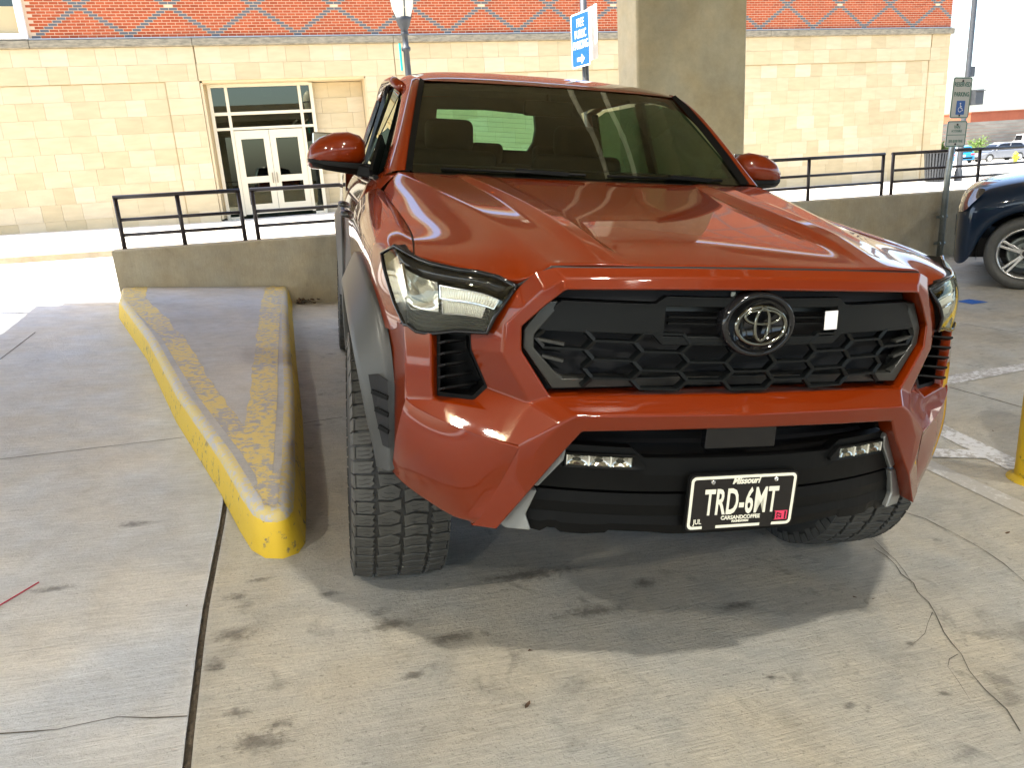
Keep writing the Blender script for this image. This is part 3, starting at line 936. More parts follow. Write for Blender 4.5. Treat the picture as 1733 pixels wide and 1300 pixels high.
# facade zones: (x0,x1,z_top,yface)
stones = []
def course(x0, x1, z0, z1, y, first_off):
    x = x0 - (first_off % 0.61)
    while x < x1 - 0.03:
        w_ = random.choice((0.61, 0.61, 0.61, 0.46, 0.70))
        a = max(x, x0); c = min(x + w_, x1)
        if x1 - c < 0.12: c = x1
        if c - a > 0.05: stones.append((a, c, z0, z1, y))
        x = c if c == x1 else x + w_
YP = YB           # pilaster plane
YR = YB + 0.035   # recessed panel plane
k = 0
for (x0, x1) in ((-22, -1.72), (-1.70, 3.39), (3.41, 22.05), (22.07, 22.9)):
    for i in range(2):
        course(x0, x1, GZ_ + i * 0.41, GZ_ + (i + 1) * 0.41, YP, 0.3 * i + 0.17 + x0)
for i in range(10):
    z1 = GZ_ - i * CH; z0 = z1 - CH
    off_ = 0.305 * (i % 2) + 0.1
    course(-22, -2.52, z0, z1 - (0.012 if i == 0 else 0), YR, off_)
    course(-2.50, -1.70, z0, z1, YP, 0.0 if i % 2 else 0.33)
    course(2.55, 3.40, z0, z1, YP, 0.0 if i % 2 else 0.3)
    course(3.42, 22.03, z0, z1 - (0.012 if i == 0 else 0), YR, off_ + 0.2)
    course(22.05, 22.9, z0, z1, YP, 0.0 if i % 2 else 0.3)
    course(1.12, 2.52, z0 - 0.06, z1 - 0.06, YB + 0.62, off_ + 0.05)
stones = [s for s in stones if s[3] > base_z(s[0]) + 0.03]
camp = Vector(co.location)
def unit_box(name):
    me = bpy.data.meshes.new(name)
    e = 0.012
    v = [(-.5, 0, -.5), (.5, 0, -.5), (.5, 0, .5), (-.5, 0, .5), (-.5, 1, -.5), (.5, 1, -.5), (.5, 1, .5), (-.5, 1, .5)]
    f = [(0, 1, 2, 3), (0, 4, 5, 1), (1, 5, 6, 2), (2, 6, 7, 3), (3, 7, 4, 0)]
    me.from_pydata(v, [], f); me.update(); return me
stone_me = unit_box('stone'); stone_me.materials.append(M['stone'])
def sz(s): return (s[1] - s[0]) * (s[3] - s[2]) / ((s[4] - camp.y) ** 2 + (s[0] - camp.x) ** 2)
def pxl(x, y, z):
    v = co.matrix_world.inverted() @ Vector((x, y, z))
    return (0.5 * 1733 + 1310.14 * v.x / -v.z, 650 - 1310.14 * v.y / -v.z)
bpy.context.view_layer.update()
def vis(s):
    p = pxl((s[0] + s[1]) / 2, s[4], (s[2] + s[3]) / 2)
    return -20 < p[0] < 1753 and -10 < p[1] < 430 and not (700 < p[0] < 1262 and p[1] > 125) and not (1045 < p[0] < 1262)
cand = sorted([s for s in stones if vis(s)], key=lambda s: -sz(s))
pick = set(id(s) for s in cand[:300])
G = 0.0045
def place_stone(s, proud):
    o = bpy.data.objects.new('stone', stone_me); COL.objects.link(o); o.parent = bld
    o.location = ((s[0] + s[1]) / 2 - BO.x, s[4] - proud - BO.y, (s[2] + s[3]) / 2 - BO.z)
    o.scale = (s[1] - s[0] - G, 0.20, s[3] - s[2] - G)
tone_v = []
mb = MB()
for s in stones:
    pr = random.uniform(0, 0.004)
    if id(s) in pick: place_stone(s, pr)
    else:
        x0, x1, z0, z1, y = s
        y -= pr; x0 += G / 2; x1 -= G / 2; z0 += G / 2; z1 -= G / 2
        mb.add([(x0, y, z0), (x1, y, z0), (x1, y, z1), (x0, y, z1), (x0, y + .2, z0), (x1, y + .2, z0), (x1, y + .2, z1), (x0, y + .2, z1)], [(0, 1, 2, 3), (0, 4, 5, 1), (1, 5, 6, 2), (2, 6, 7, 3), (3, 7, 4, 0)])
        tone_v += [random.random()] * 8
def add_tone(o, vals):
    a = o.data.attributes.new('tone', 'FLOAT', 'POINT'); a.data.foreach_set('value', vals)
o = bpart(mb, 'stones', M['stone_m'], recalc=False); add_tone(o, tone_v); o['kind'] = 'stuff'
# niche returns, backing, end wall
b = MB()
b.box((-1.66, YB + 0.36, 2.2), (0.06, 0.60, 3.52)); b.box((2.55 + 0.01, YB + 0.36, 2.2), (0.06, 0.60, 3.52)); b.box((0.45, YB + 0.36, 3.915), (4.30, 0.60, 0.05))
b.box((-1.60, YB + 0.50, 2.2), (0.11, 0.06, 3.52)); bpart(b, 'niche_reveal', M['cream'])
# ledge and flashing
b = MB()
for i, (x0, x1) in enumerate(zip([-22, -13, -5.35, -1.71, 3.41, 9.5, 15.5, 22.06], [-13.01, -5.36, -1.72, 3.40, 9.49, 15.49, 22.05, 22.98])):
    b.prism([(x0, YB - 0.085, 4.775), (x0, YB - 0.085, 4.93), (x0, YB - 0.03, 4.952), (x0, YB + 0.2, 4.955), (x0, YB + 0.2, 4.76), (x0, YB - 0.07, 4.757)], (x1 - x0, 0, 0))
bpart(b, 'ledge', M['ledge'], bevel=0.01)
b = MB(); b.box((0.4, YB - 0.01, 4.968), (45, 0.08, 0.022)); bpart(b, 'flashing', M['flash'])
# bricks, running bond with grey diamonds
BW, BH, ZB0 = 0.2032, 0.0677, 4.985
brick_me = unit_box('brick'); brick_me.materials.append(M['brick'])
dark_me = unit_box('grey_brick'); dark_me.materials.append(M['brick_dark'])
cream_me = unit_box('cream_block'); cream_me.materials.append(M['cream'])
WX0, WX1 = -8.6, -5.36     # window opening at far left
red = []; dark = []; crm = []
J0 = 12
NR = 66
for kk in range(NR):
    z = ZB0 + kk * BH
    j = int(-22 / BW) * 2 + (kk % 2)
    while j * BW / 2 < 22.9:
        x = j * BW / 2
        if WX0 - BW < x < WX1 and z < 7.8: j += 2; continue
        d1 = (j - kk + J0) % 20; d2 = (j + kk + J0) % 20
        s = (x, min(x + BW, 22.9), z, z + BH, YB + 0.03)
        cr = (kk % 20 == 10 and (j + J0 + 10) % 40 in (0, 39, 1))
        if cr and kk % 20 == 10: crm.append(s)
        elif d1 in (0,) or d2 in (0,): dark.append(s)
        else: red.append(s)
        j += 2
allb = [(s, 0) for s in red] + [(s, 1) for s in dark] + [(s, 2) for s in crm]
def visb(s):
    p = pxl(s[0], s[4], s[2]); return -10 < p[0] < 1040 and p[1] > -8 or 1262 < p[0] < 1740 and p[1] > -8
cb_ = sorted([t for t in allb if visb(t[0])], key=lambda t: -sz(t[0]))[:300]
pk = set(id(t[0]) for t in cb_)
GB = 0.015
mbs = [MB(), MB(), MB()]; tv = []
for s, kd in allb:
    pr = random.uniform(0, 0.003)
    if id(s) in pk:
        o = bpy.data.objects.new(('brick', 'grey_brick', 'cream_block')[kd], (brick_me, dark_me, cream_me)[kd]); COL.objects.link(o); o.parent = bld
        o.location = ((s[0] + s[1]) / 2 - BO.x, s[4] - pr - BO.y, (s[2] + s[3]) / 2 - BO.z)
        o.scale = (s[1] - s[0] - GB, 0.08, s[3] - s[2] - GB)
    else:
        x0, x1, z0, z1, y = s; y -= pr; x0 += GB / 2; x1 -= GB / 2; z0 += GB / 2; z1 -= GB / 2
        mbs[kd].add([(x0, y, z0), (x1, y, z0), (x1, y, z1), (x0, y, z1), (x0, y + .03, z0), (x1, y + .03, z0), (x1, y + .03, z1), (x0, y + .03, z1)], [(0, 1, 2, 3), (0, 4, 5, 1), (1, 5, 6, 2), (2, 6, 7, 3), (3, 7, 4, 0)])
        if kd == 0: tv += [random.random()] * 8
o = bpart(mbs[0], 'red_bricks', M['brick_m'], recalc=False); add_tone(o, tv); o['kind'] = 'stuff'
o = bpart(mbs[1], 'grey_bricks', M['brick_dark'], recalc=False); o['kind'] = 'stuff'
if mbs[2].v: o = bpart(mbs[2], 'cream_blocks', M['cream'], recalc=False); o['kind'] = 'stuff'
b = MB(); b.box(((WX1 + 22.9) / 2, YB + 0.28, 7.21), (22.9 - WX1, 0.49, 4.46)); b.box(((WX0 - 22) / 2, YB + 0.28, 7.21), (22 + WX0, 0.49, 4.46)); b.box(((WX0 + WX1) / 2, YB + 0.28, 8.62), (WX1 - WX0, 0.49, 1.64))
bpart(b, 'mortar_bed', M['mortar'], recalc=False)
b = MB(); b.box((0.45, YB + 0.1, 9.57), (45.2, 0.5, 0.24)); bpart(b, 'coping', M['cream'])
# window at the upper left
wf = MB()
cx = (WX0 + WX1) / 2
wf.box((WX1 - 0.06, YB - 0.02, 6.4), (0.16, 0.16, 2.86)); wf.box((WX0 + 0.06, YB - 0.02, 6.4), (0.16, 0.16, 2.86))
wf.box((cx, YB - 0.02, 5.03), (WX1 - WX0 - 0.04, 0.15, 0.12)); wf.box((cx, YB - 0.02, 7.77), (WX1 - WX0 - 0.04, 0.15, 0.12)); wf.box((cx, YB, 5.93), (WX1 - WX0 - 0.2, 0.08, 0.07)); wf.box((cx, YB, 6.9), (WX1 - WX0 - 0.2, 0.08, 0.07))
for x in (WX0 + 1.1, WX0 + 2.2): wf.box((x, YB, 6.4), (0.07, 0.09, 2.8))
w0 = bpart(wf, 'window_frame', M['frame_white'], bevel=0.008)
b = MB(); b.box((cx, YB + 0.08, 6.4), (WX1 - WX0, 0.01, 2.8)); o = bpart(b, 'window_pane', M['win'], recalc=False)
b = MB(); b.box((cx, YB + 0.50, 6.4), (WX1 - WX0 + 0.2, 0.01, 3.0)); bpart(b, 'window_blind', M['inside'], recalc=False)

# entrance
YD = YB + 0.45
zf_ = base_z(0) + 0.02
fr = MB()
def fb(x0, x1, z0, z1, y=YD, t=0.12): fr.box(((x0 + x1) / 2, y, (z0 + z1) / 2), (x1 - x0, t, z1 - z0))
fb(-1.55, -1.46, zf_, 3.90); fb(1.06, 1.15, zf_, 3.87); fb(-1.462, 1.062, 3.80, 3.885)
fb(-1.13, -1.05, 0.47, 3.80, t=0.11); fb(0.75, 0.83, 0.47, 3.80, t=0.11)
fb(-1.458, 1.058, 3.10, 3.18, t=0.10); fb(-1.458, 1.058, 2.72, 2.79, t=0.10)
fb(-1.458, -1.132, zf_, zf_ + 0.10, t=0.09); fb(0.832, 1.058, zf_, zf_ + 0.10, t=0.09)
ent = bpart(fr, 'entrance_frame', M['frame_cream'], bevel=0.006)
for (x0, x1, z0, z1) in ((-1.46, -1.13, 3.18, 3.80), (-1.05, 0.75, 3.18, 3.80), (0.83, 1.06, 3.18, 3.80), (-1.46, -1.13, 2.79, 3.10), (-1.05, 0.75, 2.79, 3.10), (0.83, 1.06, 2.79, 3.10), (-1.46, -1.13, 0.58, 2.72), (0.83, 1.06, 0.58, 2.72)):
    b = MB(); b.box(((x0 + x1) / 2 , YD + 0.01, (z0 + z1) / 2), (x1 - x0, 0.008, z1 - z0)); bpart(b, 'pane', M['win'], recalc=False)
for (x0, x1, hs) in ((-1.045, -0.155, -0.21), (-0.145, 0.745, -0.09)):
    d = MB()
    st_ = 0.155
    z0, z1 = 0.50, 2.70
    def db(a, c, e, f_): d.box(((a + c) / 2, YD - 0.01, (e + f_) / 2), (c - a, 0.05, f_ - e))
    db(x0, x0 + st_, z0, z1); db(x1 - st_, x1, z0, z1); db(x0 + st_, x1 - st_, z1 - 0.22, z1); db(x0 + st_, x1 - st_, 1.33, 1.50); db(x0 + st_, x1 - st_, z0, z0 + 0.26)
    dr = bpart(d, 'door', M['frame_cream'])
    for (e, f_) in ((1.50, z1 - 0.22), (z0 + 0.26, 1.33)):
        b = MB(); b.box(((x0 + x1) / 2, YD, (e + f_) / 2), (x1 - x0 - 2 * st_, 0.008, f_ - e))
        b.v = [(x - BO.x, y - BO.y, z - BO.z) for x, y, z in b.v]; b.build('door_pane', M['win'], dr, recalc=False)
    b = MB(); b.tube([(hs, YD - 0.10, 1.30), (hs, YD - 0.10, 1.58)], 0.014, 8); b.box((hs, YD - 0.06, 1.44), (0.02, 0.07, 0.02))
    b.v = [(x - BO.x, y - BO.y, z - BO.z) for x, y, z in b.v]; b.build('door_handle', M['bronze'], dr)
b = MB(); b.box((-0.2, YD + 1.9, 2.2), (2.9, 0.02, 3.8)); bpart(b, 'lobby', M['inside'], recalc=False)
b = MB(); b.box((0.18, YD - 0.08, 1.12), (0.002, 0.002, 0.002)); 
b = MB(); b.box((-0.06, YD + 0.06, 3.66), (0.30, 0.01, 0.22)); bpart(b, 'notice', M['cream'], recalc=False)
b = MB(); b.box((0.3, YB - 0.2, base_z(0) + 0.02), (4.6, 1.5, 0.05)); bpart(b, 'threshold_slab', M['street'])

# ------------------------------------------------------------------ litter bin by the building corner
tb = empty('litter_bin', (20.2, 18.6, zout(20.2, 18) + 0.12), label='dark slatted litter bin on the sidewalk by the building corner', cat='litter bin')
b = MB(); b.lathe([(0.26, 0.02), (0.30, 0.5), (0.32, 0.9), (0.0, 0.9)], (0, 0, 0), 16); b.build('liner', M['void'], tb)
for i in range(24):
    a = 2 * math.pi * i / 24
    b = MB(); b.bar((0.28 * math.cos(a), 0.28 * math.sin(a), 0.03), (0.36 * math.cos(a), 0.36 * math.sin(a), 0.92), 0.05, 0.012, up=(math.cos(a), math.sin(a), 0)); b.build('slat', M['post'], tb)
b = MB(); b.lathe([(0.36, 0.90), (0.39, 0.95), (0.39, 0.98), (0.30, 0.98)], (0, 0, 0), 20); b.build('rim', M['post'], tb)

# ------------------------------------------------------------------ far car park, wall and cars at the right
ZF = zout(62, 60) + 0.1
fw = MB()
for i in range(12):
    fw.box((92, 69.0 + 0.03 * (i % 2), -1.9 + i * .37 + .18), (62, 0.4, 0.35))
o = fw.build('far_wall', M['brownbeige'])
tag(o, 'long weathered grey board wall beyond the distant parked cars', 'wall')
hb = MB(); hb.box((94.9, 84, 1.5), (9.9, 8, 4.6)); hb.box((94.9, 84, 3.88), (10.1, 8.2, 0.15))
o = hb.build('far_building', M['brownblock']); tag(o, 'low orange brick building roofline above the distant grey wall', 'building')
hb = MB(); hb.box((92.5, 68.6, 0.7), (1.2, 0.6, 3.3)); hb.box((92.5, 68.6, 2.4), (1.3, 0.7, 0.12))
o = hb.build('brick_pier', M['brownblock']); tag(o, 'orange brick pier at the right end of the distant wall', 'pier')

def wheel_simple(b, c, r, w_, axis='y'):
    b.lathe([(0, -w_ / 2), (r * 0.6, -w_ / 2), (r * 0.92, -w_ / 2), (r, -w_ / 2 + 0.03), (r, w_ / 2 - 0.03), (r * 0.92, w_ / 2), (0, w_ / 2)], c, 20, axis)

def simple_car(name, loc, rz, paint, L, W, H, label, cat, kind='suv', gm='glass_tint'):
    """length along local x (nose at +x), side profile lofted across the width"""
    root = empty(name, loc, (0, 0, rz), label, cat)
    hb_ = H * 0.58
    if kind == 'suv':
        low = [(-L / 2, .42), (-L / 2 + .02, .75), (-L / 2 + .05, hb_), (-L * .25, hb_ + .04), (L * .12, hb_ + .02), (L * .36, hb_ - .10), (L / 2 - .08, hb_ - .28), (L / 2, .62), (L / 2 - .02, .32)]
        top = [(-L / 2 + .12, hb_), (-L * .36, H - .06), (-L * .2, H), (L * .05, H - .03), (L * .12, H - .08), (L * .29, hb_ - .02)]
    elif kind == 'hatch':
        low = [(-L / 2, .38), (-L / 2 + .01, .80), (-L / 2 + .08, hb_), (-L * .25, hb_ + .03), (L * .12, hb_), (L * .36, hb_ - .12), (L / 2 - .08, hb_ - .28), (L / 2, .55), (L / 2 - .02, .28)]
        top = [(-L / 2 + .12, hb_), (-L * .38, H - .10), (-L * .2, H), (L * .04, H - .03), (L * .27, hb_ - .02)]
    else:
        low = [(-L / 2, .5), (-L / 2, 1.15), (-L * .12, 1.15), (-L * .10, hb_ + .1), (L * .2, hb_ + .08), (L * .45, hb_ - .02), (L / 2, hb_ - .18), (L / 2, .5)]
        top = [(-L * .10, hb_), (-L * .07, H - .05), (L * .0, H), (L * .10, H - .03), (L * .23, hb_)]
    wr = 0.34 if kind != 'truck' else 0.40
    xs_w = (-L * .29, L * .31)
    # lower body with wheel arches cut from the profile
    bot = []
    zb = low[0][1] - 0.1
    for xw in (xs_w[1], xs_w[0]):
        for a in range(0, 181, 20):
            bot.append((xw + (wr + .06) * math.cos(R(a)), max(zb, wr + (wr + .06) * math.sin(R(a)))))
    prof = low + [(L / 2 - .05, zb)] + bot + [(-L / 2 + .05, zb)]
    def loft(prof, ws):
        b = MB(); n = len(prof)
        cols = []
        for (y, sc_) in ws:
            cols.append([(x * sc_, y, z) for x, z in prof])
        base = 0
        for c in cols: b.v += c
        for i in range(len(cols) - 1):
            for j in range(n):
                b.f.append((i * n + j, i * n + (j + 1) % n, (i + 1) * n + (j + 1) % n, (i + 1) * n + j)); b.fm.append(0)
        b.f.append(tuple(range(n))); b.f.append(tuple(range(len(b.v) - n, len(b.v)))[::-1]); b.fm += [0, 0]
        return b
    body = loft(prof, [(-W / 2, .985), (-W / 2 + .06, 1), (W / 2 - .06, 1), (W / 2, .985)])
    body.build('body', paint, root, bevel=0.035)
    cab = MB(); n = len(top)
    def cr(z): return W / 2 - .05 - (z - hb_) / (H - hb_) * .17
    A = [(x, -cr(z), z) for x, z in top]; B = [(x, cr(z), z) for x, z in top]
    cab.add(A + B, [(i, i + 1, n + i + 1, n + i) for i in range(n - 1)] + [tuple(range(n))[::-1], tuple(range(n, 2 * n))])
    cab.build('cabin', paint, root, bevel=0.03)
    # glazing: side bands, windscreen and rear screen just proud of the cabin
    def inset(poly, t=0.14):
        cx_ = sum(p[0] for p in poly) / len(poly); cz_ = sum(p[1] for p in poly) / len(poly)
        return [(cx_ + (x - cx_) * (1 - t), cz_ + (z - cz_) * (1 - t * 1.4)) for x, z in poly]
    sp_ = inset([top[0]] + top[1:-1] + [top[-1]])
    mid = (sp_[0][0] + sp_[-1][0]) / 2
    for sy in (-1, 1):
        b = MB(); b.v = [(x, sy * (cr(z) + .006), z) for x, z in sp_]; b.f = [tuple(range(len(sp_)))]; b.fm = [0]
        b.build('side_window', M['gloss_black'], root, recalc=False)
        b = MB(); b.box((mid, sy * (W / 2 - .10), (H + hb_) / 2), (.07, .06, (H - hb_) * .8), (sy * R(-14), 0, 0)); b.build('door_pillar', paint, root)
    def screen(p, q, nm):
        b = MB(); d = .012
        nx = (q[1] - p[1]); nz = -(q[0] - p[0]); l = math.hypot(nx, nz); nx, nz = nx / l * d, nz / l * d
        if nx * (1 if p[0] > 0 else -1) < 0: nx, nz = -nx, -nz
        a_ = lerp(p, q, .1); c_ = lerp(p, q, .9)
        b.v = [(a_[0] + nx, -cr(a_[1]) + .08, a_[1] + nz), (a_[0] + nx, cr(a_[1]) - .08, a_[1] + nz), (c_[0] + nx, cr(c_[1]) - .08, c_[1] + nz), (c_[0] + nx, -cr(c_[1]) + .08, c_[1] + nz)]
        b.f = [(0, 1, 2, 3)]; b.fm = [0]; b.build(nm, M['gloss_black'], root, recalc=False)
    screen(top[0], top[1], 'rear_screen'); screen(top[-1], top[-2], 'windscreen')
    for xw in xs_w:
        for sy in (-1, 1):
            b = MB(); wheel_simple(b, (xw, sy * (W / 2 - .11), wr), wr, .22); wo = b.build('wheel', M['rubber'], root, smooth=False)
            b = MB(); b.lathe([(0, .02), (.05, .02), (wr * .62, 0), (wr * .66, .01), (wr * .66, -.03)], (xw, sy * (W / 2 + .002), wr), 18, 'y')
            for a in range(5):
                pass
            b.build('rim', M['alloy'], wo)
    for sy in (-1, 1):
        b = MB(); b.box((-L / 2 + .03, sy * (W / 2 - .17), hb_ - .12), (.10, .30, .16)); b.build('tail_light', mat_red, root, bevel=.02)
        b = MB(); b.box((L / 2 - .10, sy * (W / 2 - .20), hb_ - .34), (.16, .32, .13)); b.build('headlight', M['chrome'], root, bevel=.02)
        b = MB(); b.box((L * .20, sy * (W / 2 + .09), hb_ + .06), (.10, .2, .14)); b.build('wing_mirror', paint, root, bevel=.03)
    for sx in (-1, 1):
        b = MB(); b.box((sx * (L / 2 - .0), 0, .44), (.10, W * .8, .14)); b.build('bumper', M['black'], root, bevel=.03)
    b = MB(); b.box((-L / 2 - .01, 0, hb_ - .22), (.02, .32, .16)); b.build('number_plate', M['brightwhite'], root)
    return root
mat_red = mat('tail_lamp_red', (0.45, 0.01, 0.02), 0.2, coat=1.0)
zc = lambda x: zout(x, 50) + 0.10
simple_car('parked_car', (59.6, 54.0, zc(59.6)), R(60), M['bluecar'], 4.1, 1.8, 1.5, 'bright blue hatchback seen from behind beyond the railing, left of the grey one', 'car', 'hatch')
simple_car('parked_car', (66.4, 55.4, zc(66.4)), R(164), M['greycar'], 4.7, 1.85, 1.66, 'distant grey crossover parked side on beyond the railing, right of the blue hatchback', 'car', 'suv')
simple_car('parked_car', (72.4, 56.4, zc(72.4)), R(100), M['greycar'], 4.5, 1.85, 1.6, 'distant grey car cut by the right edge of the photo above the dark blue car', 'car', 'suv')
simple_car('pickup_truck', (82.5, 66.2, zc(82) + .75), R(-25), M['whitecar'], 5.4, 1.95, 1.95, 'distant white pickup parked in front of the grey wall', 'pickup truck', 'truck')

hy = empty('fire_hydrant', (51.3, 41.3, zout(51, 41) + .1), label='small yellow fire hydrant beyond the railing at the far right', cat='fire hydrant')
b = MB(); b.lathe([(.20, 0), (.20, .06), (.13, .08), (.13, .58), (.17, .60), (.17, .64), (.14, .70), (.06, .78), (.04, .84), (0, .84)], (0, 0, 0), 14); b.build('body', M['hydrant'], hy)
b = MB(); b.tube([(-.24, 0, .46), (.24, 0, .46)], .07, 10); b.tube([(0, -.26, .42), (0, 0, .42)], .09, 10); b.build('nozzles', M['hydrant'], hy)
bp_ = empty('marker_post', (50.5, 45.6, zout(50.5, 45) + .1), label='thin white marker post standing before the bright blue hatchback', cat='post')
b = MB(); b.tube([(0, 0, 0), (0, 0, 1.5)], .06, 8); b.build('post', M['frame_white'], bp_)

def shrub(x, y, z, w_, h, label):
    root = empty('shrub', (x, y, z), label=label, cat='shrub')
    b = MB()
    for i in range(7):
        a = random.uniform(0, 6.28); b.tube([(0, 0, 0), (math.cos(a) * w_ * .2, math.sin(a) * w_ * .2, h * .5), (math.cos(a) * w_ * .35, math.sin(a) * w_ * .35, h * .85)], [.03, .02, .008], 5)
    b.build('stem', M['bark'], root)
    b = MB()
    for cl_ in range(16):
        cx_, cy_ = random.gauss(0, w_ * .25), random.gauss(0, w_ * .25); cz_ = h * random.uniform(.25, .9)
        for i in range(60):
            p = Vector((cx_ + random.gauss(0, w_ * .11), cy_ + random.gauss(0, w_ * .11), cz_ + random.gauss(0, h * .09)))
            s_ = random.uniform(.06, .13)
            e = Euler((random.uniform(0, 6), random.uniform(0, 6), random.uniform(0, 6))).to_matrix()
            b.add([p + e @ Vector(q) for q in ((-s_, 0, 0), (0, -s_ * .5, 0), (s_, 0, 0), (0, s_ * .5, 0))], [(0, 1, 2, 3)])
    b.build('foliage', M['foliage'], root, recalc=False)
shrub(68.5, 60, zc(68.5), 2.4, 2.3, 'bright green shrub between the parking sign and the distant white pickup')
shrub(26.5, 24.5, zout(26, 24) + .1, .75, 1.4, 'narrow green shrub just past the building corner')

# ------------------------------------------------------------------ yellow bollard
bo = empty('bollard', (2.41, 0.93, gz(2.41, .93)), label='yellow painted steel bollard cut by the right edge beside the pickup', cat='bollard')
b = MB(); b.lathe([(.135, 0), (.13, .012), (.105, .02), (.098, .03)], (0, 0, 0), 28); b.build('base_collar', M['yellow'], bo, smooth=True)
b = MB(); b.lathe([(.098, .0), (.098, .98), (.09, 1.03), (.06, 1.07), (0, 1.085)], (0, 0, 0), 32); b.build('post', M['bollard'], bo, smooth=True)
bpy.data.objects['post'].name = bpy.data.objects['post'].name

# ------------------------------------------------------------------ litter on the floor
def leaf_me(sz_):
    b = MB(); pts = [(-1, 0, 0), (-.5, .32, .12), (.2, .36, .05), (1, 0, .15), (.3, -.34, .10), (-.5, -.30, .02)]
    b.v = [(x * sz_, y * sz_, z * sz_ + .002) for x, y, z in pts]; b.f = [(0, 1, 2, 5), (2, 3, 4, 5)]; b.fm = [0, 0]
    return b
LEAFL = ['flat brown leaf on the floor just in front of the yellow island nose', 'dark leaf lying alone on the lane floor left of the dirty joint', 'upper of the three specks of leaf close together on the lane floor', 'right of the three specks of leaf close together on the lane floor',
 'tiny leaf crumb on the lane floor close to the larger dark leaf', 'curled leaf against the left side of the yellow island', 'pale worn leaf on the lane floor above the red straw', 'dark leaf near the right edge below the white lines', 'dark leaf beside the bumper corner on the right of the pickup',
 'tiny leaf right of the truck shadow', 'dark curled leaf past the corner of the truck shadow', 'round brown leaf in the middle of the floor before the number plate', 'brown leaf at the front rim of the truck shadow', 'brown leaf at the left front of the truck shadow', 'tiny leaf by the long floor joint near the bollard', 'tiny leaf at the lower right beside the long crack',
 'crumpled leaf on the floor in front of the left fog lamp', 'greenish leaf near the bottom edge of the photo', 'tiny leaf between the white line and the headlight at right', 'tiny leaf below the upper white line at the right', 'small leaf in the shade under the grille on the left', 'small leaf in the shade under the number plate',
 'small leaf at the middle of the truck shadow rim', 'small leaf by the right front tyre', 'small leaf at the start of the branching crack']
leaves = [((-1.155,0.991,0.137), .016), ((-1.600,0.743,0.171), .013), ((-1.405,0.821,0.160), .008), ((-1.390,0.818,0.151), .007), ((-1.621,0.740,0.174), .006), ((-1.814,4.677,0.299), .018), ((-1.866,1.242,0.213), .018), ((1.760,0.549,-0.163), .016), ((2.003,1.136,-0.172), .014), ((0.751,0.301,-0.070), .010), ((0.518,0.076,-0.060), .015), ((0.188,0.002,-0.029), .014), ((-0.442,0.312,0.049), .018), ((-0.542,0.424,0.060), .02), ((2.825,1.528,-0.205), .010), ((0.503,-0.187,-0.061), .010), ((-0.525,0.080,0.054), .016), ((-0.193,-0.194,0.011), .012), ((3.575,2.359,-0.203), .010), ((3.040,1.794,-0.211), .008), ((-0.271,0.571,0.033), .012), ((-0.029,0.284,0.001), .010), ((0.335,0.159,-0.036), .012), ((0.963,0.495,-0.089), .010), ((0.803,0.277,-0.077), .010)]

for i, (p, s_) in enumerate(leaves):
    b = leaf_me(s_); o = b.build('dry_leaf', M['leaf'], recalc=False)
    o.location = p; o.rotation_euler = (0, 0, random.uniform(0, 6))
    tag(o, LEAFL[i], 'leaf', 'dead leaves scattered on the garage floor')
b = MB()
for i in range(90):
    x = -0.70 + abs(random.gauss(0, .09)); y = 6.37 - abs(random.gauss(0, .05)); z = gz(x, y) + random.uniform(.003, .05)
    e = Euler((random.uniform(-.6, .6), random.uniform(-.6, .6), random.uniform(0, 6))).to_matrix(); q = random.uniform(.012, .026)
    b.add([Vector((x, y, z)) + e @ Vector(v_) for v_ in ((-q, 0, 0), (0, -q * .5, 0), (q, 0, 0), (0, q * .5, 0))], [(0, 1, 2, 3)])
o = b.build('leaf_litter', M['leaf'], recalc=False); tag(o, 'small heap of brown dead leaves where the island meets the wall', 'leaf litter', kind='stuff')
a_ = (-1.959,0.940,0.221); c_ = (-1.867,1.083,0.214)
b = MB(); b.tube([(a_[0], a_[1], a_[2] + .004), (c_[0], c_[1], c_[2] + .004)], .0022, 6)
o = b.build('red_straw', M['twig']); tag(o, 'thin red plastic straw lying on the lane floor at the left edge', 'straw')
